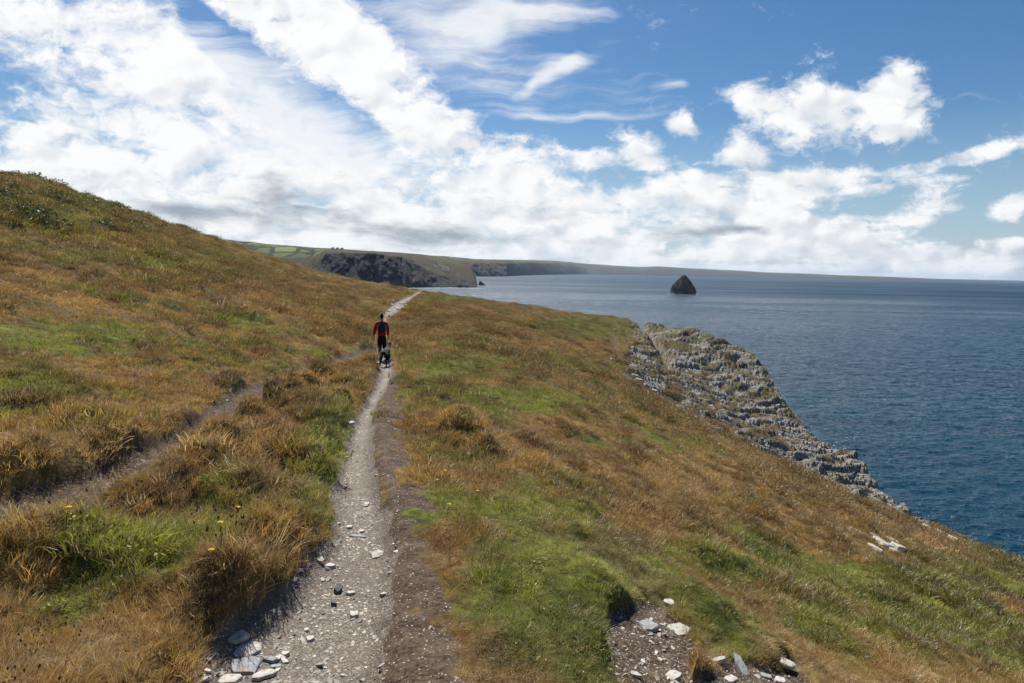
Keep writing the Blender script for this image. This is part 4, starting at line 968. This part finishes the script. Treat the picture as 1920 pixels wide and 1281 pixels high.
stone(1192, 1268, 12, 14, 0.020, 60, M_STONE, 'small cream stone left of the block at the bottom edge')

def outcrop(label, parts, T, mat=M_STONE):
    root = None
    for i, (px, py, w, h, rot) in enumerate(parts):
        g = hit(px, py); k = g[1] / F_PX
        if root is None:
            root = empty('rock_outcrop', g); tag(root, label, 'rock outcrop'); og = g
        o = link('slab', slab_mesh('slab', w * k, h * k / .42, T, int(px * 3 + py), 9), mat, root)
        o.location = g - og + Vector((0, 0, T * .25)); nz = Vector((.32, .06, 1)).normalized()
        o.rotation_euler = (nz.to_track_quat('Z', 'Y') @ Euler((0, 0, R(rot))).to_quaternion()).to_euler()
outcrop('white bare rock slabs showing through the brown grass on the right slope', [(1612, 1001, 46, 8, -6), (1640, 1006, 40, 8, -16), (1655, 1018, 60, 14, -30), (1672, 1014, 40, 10, -26), (1668, 1028, 66, 10, -6), (1640, 1029, 40, 6, 0), (1686, 1026, 30, 10, -10)], .07)
outcrop('narrow pale rock ledge at the foot of the faint far trail', [(1190, 708, 14, 5, -30), (1198, 716, 22, 6, -30), (1212, 726, 24, 6, -30), (1226, 736, 20, 5, -20)], .35)
outcrop('small pale rock lying in the grass left of the faint far trail', [(1150, 677, 18, 5, -10)], .3)
outcrop('broken rock steps where the path climbs past the walker', [(735, 572, 22, 3, 5), (752, 570, 20, 3, -5), (745, 579, 22, 3, 4), (728, 584, 18, 3, 0), (757, 578, 16, 3, 0), (738, 565, 14, 2, 0), (762, 573, 12, 2, 0), (715, 592, 14, 3, 10)], .16, M_STONE)
outcrop('pale rock edge showing where the far side of the slope drops to the water', [(1735, 992, 30, 5, -28), (1760, 1002, 26, 5, -28), (1785, 1014, 30, 5, -28)], .3)

# ------------------------------------------------------------------ yellow flowers
def simple(name, col, rough=.7, spec=.3):
    m, t, b = new_mat(name); oc = t.new('ShaderNodeTexCoord').outputs['Object']; n = t.noise(oc, 30, 4, .6)
    t.l.new(t.mix(t.rng(n, .3, .7), tuple(c * .8 for c in col), col), b.inputs['Base Color']); b.inputs['Roughness'].default_value = rough; b.inputs['Specular IOR Level'].default_value = spec; return m
M_YEL = simple('yellow_petals', (.75, .50, .02)); M_STEM = simple('stem_green', (.12, .15, .04))
def flower(px, py, label):
    g = hit(px, py + 6); h = rnd.uniform(.13, .2)
    root = empty('yellow_flower', g, rnd.uniform(0, 6)); tag(root, label, 'flower', 'yellow flowers in the grass')
    bm = bmesh.new(); pr = None
    for j in range(5):
        s = j / 4; ring = [bm.verts.new((math.cos(a) * .0022 + .02 * s * s, math.sin(a) * .0022, h * s)) for a in (0, 2.1, 4.2)]
        if pr:
            for i in range(3): bm.faces.new((pr[i], pr[(i + 1) % 3], ring[(i + 1) % 3], ring[i]))
        pr = ring
    me = bpy.data.meshes.new('stem'); bm.to_mesh(me); bm.free(); link('stem', me, M_STEM, root)
    bm = bmesh.new(); c = (.02, 0, h)
    for k in range(13):
        a = 2 * math.pi * k / 13; w = .2; L = .017
        p = [bm.verts.new((c[0] + math.cos(a + d) * l, c[1] + math.sin(a + d) * l, c[2] + z)) for d, l, z in ((-w, .004, 0), (w, .004, .001), (w * .8, L, .005), (-w * .8, L, .004))]
        bm.faces.new(p)
    bmesh.ops.create_uvsphere(bm, u_segments=8, v_segments=5, radius=.006, matrix=Matrix.Translation(c))
    me = bpy.data.meshes.new('flower_head'); bm.to_mesh(me); bm.free(); link('flower_head', me, M_YEL, root)
for px, py, lb in [(124, 996, 'yellow flower beside the side trail, at the far left'), (441, 994, 'yellow flower on the tussock bank, highest of those left of the path'), (416, 1028, 'yellow flower on the tussock bank, second from the top of those left of the path'),
                   (404, 1069, 'yellow flower on the green turf, lowest of those left of the path'), (380, 744, 'tiny yellow flower above the side trail among brown tussocks'), (838, 969, 'yellow flower right of the path, brightest and lowest of its little cluster'),
                   (818, 923, 'small yellow flower right of the path, left one of its little cluster'), (893, 943, 'small yellow flower right of the path, rightmost of its little cluster'), (831, 907, 'small yellow flower right of the path, highest of its little cluster')]:
    flower(px, py, lb)

# ------------------------------------------------------------------ walker and dog
def skin(name, V, E, mat, parent=None, sub=2, flat=None):
    """V: (x, y, z, radius[, radius_y]); grown to one continuous surface"""
    me = bpy.data.meshes.new(name); me.from_pydata([v[:3] for v in V], E, []); tmp = bpy.data.objects.new(name, me); COL.objects.link(tmp)
    md = tmp.modifiers.new('s', 'SKIN'); md.use_smooth_shade = True; md.branch_smoothing = .6
    for i, v in enumerate(V): me.skin_vertices[0].data[i].radius = (v[3], v[4] if len(v) > 4 else v[3]); me.skin_vertices[0].data[i].use_root = (i == 0)
    sb = tmp.modifiers.new('u', 'SUBSURF'); sb.levels = sub; sb.render_levels = sub
    dg = bpy.context.evaluated_depsgraph_get(); me2 = bpy.data.meshes.new_from_object(tmp.evaluated_get(dg)); bpy.data.objects.remove(tmp)
    me2.name = name; me2.materials.clear()
    for p in me2.polygons: p.use_smooth = True
    return link(name, me2, mat, parent)
M_SKIN = simple('skin', (.50, .30, .21), .55); M_RED = simple('red_jacket', (.60, .004, .022), .8); M_BLACK = simple('black_cloth', (.012, .012, .015), .85)
M_HAIR = simple('dark_hair', (.018, .011, .008), .5); M_PACK = simple('dark_pack', (.022, .026, .032), .7); M_TRIM = simple('grey_trim', (.35, .36, .38), .6); M_WHITE = simple('white_plastic', (.75, .75, .73), .5); M_BOOT = simple('boots', (.03, .025, .02), .7)
def chain(V, E, start, pts):
    prev = start
    for p in pts: V.append(p); E.append((prev, len(V) - 1)); prev = len(V) - 1
    return prev
def person():
    g = hit(716, 675); root = empty('person', g, R(4)); tag(root, 'walker seen from behind in a red jacket and black trousers with a dark backpack', 'person')
    LS, RS = -1, 1
    hipL, hipR = (-.085, 0, .86), (.085, 0, .86)
    kneeL, ankL = (-.075, .06, .47), (-.065, -.04, .09)     # trailing leg
    kneeR, ankR = (.07, .16, .50), (.06, .25, .10)          # leading leg
    shL, elL, wrL = (-.165, 0, 1.355), (-.245, -.05, 1.10), (-.29, .02, .87)
    shR, elR, wrR = (.165, 0, 1.355), (.225, -.07, 1.10), (.225, .02, .88)
    V = [(0, 0, .93, .13, .10)]; E = []
    ch = chain(V, E, 0, [(0, .01, 1.08, .11, .085), (0, .01, 1.25, .13, .09), (0, 0, 1.36, .08, .06)])
    chain(V, E, ch, [(0, .005, 1.43, .045), (0, .02, 1.50, .06, .07), (0, .015, 1.565, .075, .09), (0, .01, 1.63, .05, .06)])
    for sh, el, wr, s in ((shL, elL, wrL, -1), (shR, elR, wrR, 1)):
        w = chain(V, E, ch, [(*sh, .055), (*el, .038), (*wr, .025), (wr[0], wr[1] + .02, wr[2] - .045, .030, .016), (wr[0], wr[1] + .03, wr[2] - .08, .030, .014)])
        for k, (fx, L) in enumerate(((-.024, .055), (-.008, .066), (.009, .062), (.024, .048))):
            chain(V, E, w, [(wr[0] + fx, wr[1] + .036, wr[2] - .10, .008), (wr[0] + fx * 1.1, wr[1] + .05, wr[2] - .10 - L * .6, .0075), (wr[0] + fx, wr[1] + .04 + .02, wr[2] - .10 - L * .95, .006)])
        chain(V, E, w - 1, [(wr[0] - s * .035, wr[1] + .03, wr[2] - .06, .010), (wr[0] - s * .045, wr[1] + .045, wr[2] - .095, .008)])
    for hp, kn, an in ((hipL, kneeL, ankL), (hipR, kneeR, ankR)):
        chain(V, E, 0, [(*hp, .085), (*kn, .055), (*an, .036), (an[0], an[1] + .10, an[2] - .045, .034, .028), (an[0], an[1] + .17, an[2] - .06, .028, .018)])
    body = skin('body', V, E, M_SKIN, root)
    # jacket
    V = [(0, 0, .86, .165, .135)]; E = []; ch = chain(V, E, 0, [(0, .005, .96, .175, .14), (0, .01, 1.08, .155, .12), (0, .01, 1.25, .175, .12), (0, 0, 1.36, .12, .09)]); chain(V, E, ch, [(0, .005, 1.415, .062, .06)])
    for sh, el, wr in ((shL, elL, wrL), (shR, elR, wrR)): chain(V, E, ch, [(*sh, .076), (*el, .062), (wr[0], wr[1], wr[2] + .02, .046)])
    skin('jacket', V, E, M_RED, root)
    V = [(0, 0, .98, .13, .11), (0, 0, .90, .16, .13)]; E = [(0, 1)]
    for hp, kn, an in ((hipL, kneeL, ankL), (hipR, kneeR, ankR)): chain(V, E, 1, [(hp[0], hp[1], hp[2] - .06, .125, .12), (*kn, .080), (an[0], an[1], an[2] + .04, .058)])
    skin('trousers', V, E, M_BLACK, root)
    for an in (ankL, ankR): skin('boot', [(an[0], an[1] - .03, an[2] - .01, .046), (an[0], an[1] + .02, an[2] - .035, .046, .04), (an[0], an[1] + .12, an[2] - .055, .046, .034), (an[0], an[1] + .18, an[2] - .06, .036, .026)], [(0, 1), (1, 2), (2, 3)], M_BOOT, root)
    skin('hair', [(0, -.02, 1.50, .055, .04), (0, -.015, 1.57, .088, .09), (0, .0, 1.635, .062, .075), (0, -.05, 1.69, .038), (0, -.06, 1.72, .028)], [(0, 1), (1, 2), (2, 3), (3, 4)], M_HAIR, root)
    for s in (-1, 1): skin('ear', [(s * .083, .015, 1.565, .012, .018), (s * .088, .012, 1.58, .010, .014)], [(0, 1)], M_SKIN, root, 1)
    # pack
    bp = skin('backpack', [(0.02, -.15, .98, .13, .07), (.02, -.17, 1.10, .15, .085), (.02, -.165, 1.25, .14, .075), (.02, -.14, 1.38, .085, .045)], [(0, 1), (1, 2), (2, 3)], M_PACK, root)
    skin('pocket', [(.02, -.255, 1.02, .09, .03), (.02, -.255, 1.14, .09, .03)], [(0, 1)], M_PACK, bp, 1)
    for s in (-1, 1):
        skin('strap', [(s * .09, -.10, 1.36, .018, .01), (s * .10, -.01, 1.425, .018, .01), (s * .10, .10, 1.33, .018, .01), (s * .11, .12, 1.15, .016, .01)], [(0, 1), (1, 2), (2, 3)], M_PACK, bp, 1)
        skin('trim', [(.02 + s * .15, -.16, 1.08, .008, .03), (.02 + s * .13, -.15, 1.28, .008, .03)], [(0, 1)], M_TRIM, bp, 1)
    # what hangs from the left hand
    wr = Vector(wrL); rt = Matrix.Rotation(R(4), 3, 'Z'); p0 = g + rt @ Vector((wr[0], wr[1] + .05, wr[2] - .16))
    b = skin('small_bag', [(0, 0, .05, .01), (-.01, 0, .0, .030, .02), (-.015, 0, -.06, .045, .03), (-.02, 0, -.10, .03, .02)], [(0, 1), (1, 2), (2, 3)], M_WHITE, None, 1); b.location = p0
    tag(b, 'small white bag carried in the walker\'s left hand', 'bag')
person()
def dog():
    g = hit(723, 688); root = empty('dog', g, R(-3)); tag(root, 'black dog with a pale grey back following the walker up the path', 'dog')
    m, t, b = new_mat('dog_fur'); oc = t.new('ShaderNodeTexCoord').outputs['Object']; sp = t.new('ShaderNodeSeparateXYZ'); t.l.new(oc, sp.inputs[0]); n = t.noise(oc, 14, 4, .6)
    sx_ = t.rng(t.math('ABSOLUTE', sp.outputs[0]), .045, .075)
    f = t.math('MULTIPLY', sx_, 1.0)
    f = t.math('MULTIPLY', f, t.rng(t.math('ADD', sp.outputs[2], t.math('MULTIPLY', t.math('SUBTRACT', n, .5), .12)), .46, .54))
    leg = t.rng(sp.outputs[2], .14, .10); nf = t.noise(t.map(oc, scl=(60, 8, 60)), 2, 3, .6)
    col = t.mix(f, (.012, .011, .012), (.17, .165, .16)); col = t.mix(leg, col, (.22, .20, .19)); hd = t.rng(sp.outputs[1], .50, .54); col = t.mix(hd, col, (.015, .014, .014))
    t.l.new(col, b.inputs['Base Color']); t.l.new(t.bump(nf, .5, .02), b.inputs['Normal'])
    V = [(0, -.22, .52, .115, .10)]; E = []
    ch = chain(V, E, 0, [(0, -.02, .53, .115, .12), (0, .22, .52, .125, .15), (0, .34, .58, .09, .10)])
    chain(V, E, ch, [(0, .44, .68, .065, .07), (0, .50, .74, .075, .07), (0, .58, .73, .06, .055), (0, .66, .70, .038, .034), (0, .71, .69, .026, .024)])
    for s in (-1, 1):
        dy = .10 * s
        chain(V, E, 0, [(s * .085, -.22, .44, .075, .085), (s * .085, -.13 + dy, .30, .042, .05), (s * .08, -.30 + dy, .19, .026), (s * .08, -.27 + dy, .05, .022), (s * .08, -.22 + dy, .018, .028, .018)])
        chain(V, E, 2, [(s * .08, .24, .40, .050, .055), (s * .075, .24 - dy, .22, .028), (s * .075, .25 - dy, .05, .022), (s * .075, .29 - dy, .018, .028, .018)])
    chain(V, E, 0, [(0.0, -.32, .54, .035), (-.02, -.40, .44, .040), (-.03, -.44, .32, .042), (-.03, -.46, .24, .02)])
    skin('body', V, E, m, root)
    for s in (-1, 1): skin('ear', [(s * .05, .49, .79, .028, .016), (s * .062, .485, .84, .020, .010), (s * .068, .48, .875, .007, .005)], [(0, 1), (1, 2)], simple('dog_ear', (.015, .013, .013)), root, 1)
    for s in (-1, 1): skin('eye', [(s * .04, .61, .75, .009), (s * .04, .612, .752, .008)], [(0, 1)], M_HAIR, root, 1)
    skin('nose', [(0, .735, .695, .014), (0, .742, .694, .010)], [(0, 1)], M_HAIR, root, 1)
dog()

# ------------------------------------------------------------------ gull, cottages, scree
def bird():
    d = Vector(pt(1211, 444, 260)); root = empty('seabird', d, R(50)); tag(root, 'small dark seabird gliding above the sea left of the rock stack', 'bird')
    m = simple('bird_grey', (.10, .10, .11))
    skin('body', [(0, -.28, 0, .02), (0, -.1, 0, .07), (0, .1, .01, .08), (0, .22, .03, .05), (0, .30, .03, .03), (0, .38, .02, .01)], [(i, i + 1) for i in range(5)], m, root, 1)
    for s in (-1, 1): skin('wing', [(0, .05, .03, .05, .015), (s * .3, .12, .12, .07, .012), (s * .62, .02, .10, .05, .010), (s * .95, -.12, .02, .01, .006)], [(0, 1), (1, 2), (2, 3)], m, root, 1)
bird()
HV = HEAD.reshape(-1, 3); HPX, HPY = proj(HV[:, 0], HV[:, 1], HV[:, 2])
def on_headland(px, py):
    i = np.argmin((HPX - px) ** 2 + (HPY - py) ** 2 + (HV[:, 1] > 2300) * 1e6); return Vector(HV[i])
M_WALL = simple('white_wall', (.75, .74, .70)); M_ROOF = simple('slate_roof', (.10, .10, .11))
def cottage(px, py, L, rz, label):
    g = on_headland(px, py); g.z -= .4; root = empty('cottage', g, R(rz)); tag(root, label, 'cottage', 'cottages on the headland')
    def box(nm, x0, x1, y0, y1, z0, z1, mt, par):
        bm = bmesh.new(); bmesh.ops.create_cube(bm, size=1, matrix=Matrix.Translation(((x0 + x1) / 2, (y0 + y1) / 2, (z0 + z1) / 2)) @ Matrix.Diagonal((x1 - x0, y1 - y0, z1 - z0, 1)))
        me = bpy.data.meshes.new(nm); bm.to_mesh(me); bm.free(); return link(nm, me, mt, par)
    bm = bmesh.new(); h = 3.2; W_ = 2.8
    for y in (-W_, W_): pass
    v = [bm.verts.new(p) for p in ((-L, -W_, 0), (L, -W_, 0), (L, W_, 0), (-L, W_, 0), (-L, -W_, h), (L, -W_, h), (L, W_, h), (-L, W_, h), (-L, 0, h + 2.6), (L, 0, h + 2.6))]
    for f in ((0, 1, 5, 4), (2, 3, 7, 6), (1, 2, 6, 9, 5), (3, 0, 4, 8, 7), (3, 2, 1, 0)): bm.faces.new([v[i] for i in f])
    me = bpy.data.meshes.new('wall'); bm.to_mesh(me); bm.free(); link('wall', me, M_WALL, root)
    bm = bmesh.new(); v = [bm.verts.new(p) for p in ((-L - .3, -W_ - .4, h - .3), (L + .3, -W_ - .4, h - .3), (L + .3, 0, h + 2.75), (-L - .3, 0, h + 2.75), (L + .3, W_ + .4, h - .3), (-L - .3, W_ + .4, h - .3))]
    bm.faces.new((v[0], v[1], v[2], v[3])); bm.faces.new((v[3], v[2], v[4], v[5])); me = bpy.data.meshes.new('roof'); bm.to_mesh(me); bm.free(); rf = link('roof', me, M_ROOF, root)
    box('chimney', L - 1.4, L - .4, -.6, .6, h + 2.2, h + 4.2, M_WALL, rf)
    for x in (-L * .6, 0, L * .6): box('window', x - .5, x + .5, -W_ - .06, -W_ + .1, 1.2, 2.6, M_ROOF, root)
cottage(641, 468.6, 4.0, 10, 'white cottage on the headland skyline, rightmost and brightest of the three')
cottage(633, 468.2, 3.2, 60, 'small cottage on the headland skyline, middle one of the three')
cottage(624, 467.6, 3.2, -20, 'small cottage on the headland skyline, leftmost of the three')
def scree():
    A = [chip_proto('boulder', M_CHIP, 40 + i) for i in range(5)]; P = []
    for i in range(700):
        s = rnd.random(); px = 814 + 30 * s + rnd.gauss(0, 3); py = 494.5 + 15 * s + rnd.gauss(0, 2.6)
        if perlin(np.array([px * .35]), np.array([py * .6]), 3)[0] > -.05: P.append(on_headland(px, py) + Vector((rnd.uniform(-4, 4), rnd.uniform(-4, 4), .5)))
    n = len(P); s = rng.uniform(.6, 2.0, n)
    scatter('scree', A, np.array([tuple(p) for p in P]), np.stack([rng.normal(0, .4, n), rng.normal(0, .4, n), rng.uniform(0, 6, n)], 1), np.stack([s, s, s], 1), rng.integers(0, 5, n), np.array([.62, .60, .58]) * rng.uniform(.6, 1.1, n)[:, None], 'patch of pale scree on the brown slope of the headland', 'scree')
scree()

# ------------------------------------------------------------------ air
def air():
    m = bpy.data.materials.new('sea_air'); m.use_nodes = True; t = NT(m.node_tree); t.n.clear()
    v = t.new('ShaderNodeVolumePrincipled'); v.inputs['Color'].default_value = (.62, .78, 1.0, 1); v.inputs['Density'].default_value = HAZE; v.inputs['Anisotropy'].default_value = .25
    o = t.new('ShaderNodeOutputMaterial'); t.l.new(v.outputs[0], o.inputs['Volume'])
    bm = bmesh.new(); bmesh.ops.create_cube(bm, size=1, matrix=Matrix.Translation((0, 0, 165)) @ Matrix.Diagonal((126000, 126000, 470, 1)))
    me = bpy.data.meshes.new('haze'); bm.to_mesh(me); bm.free(); link('haze', me, m, None, 'stuff')
HAZE = 0.000016
air()
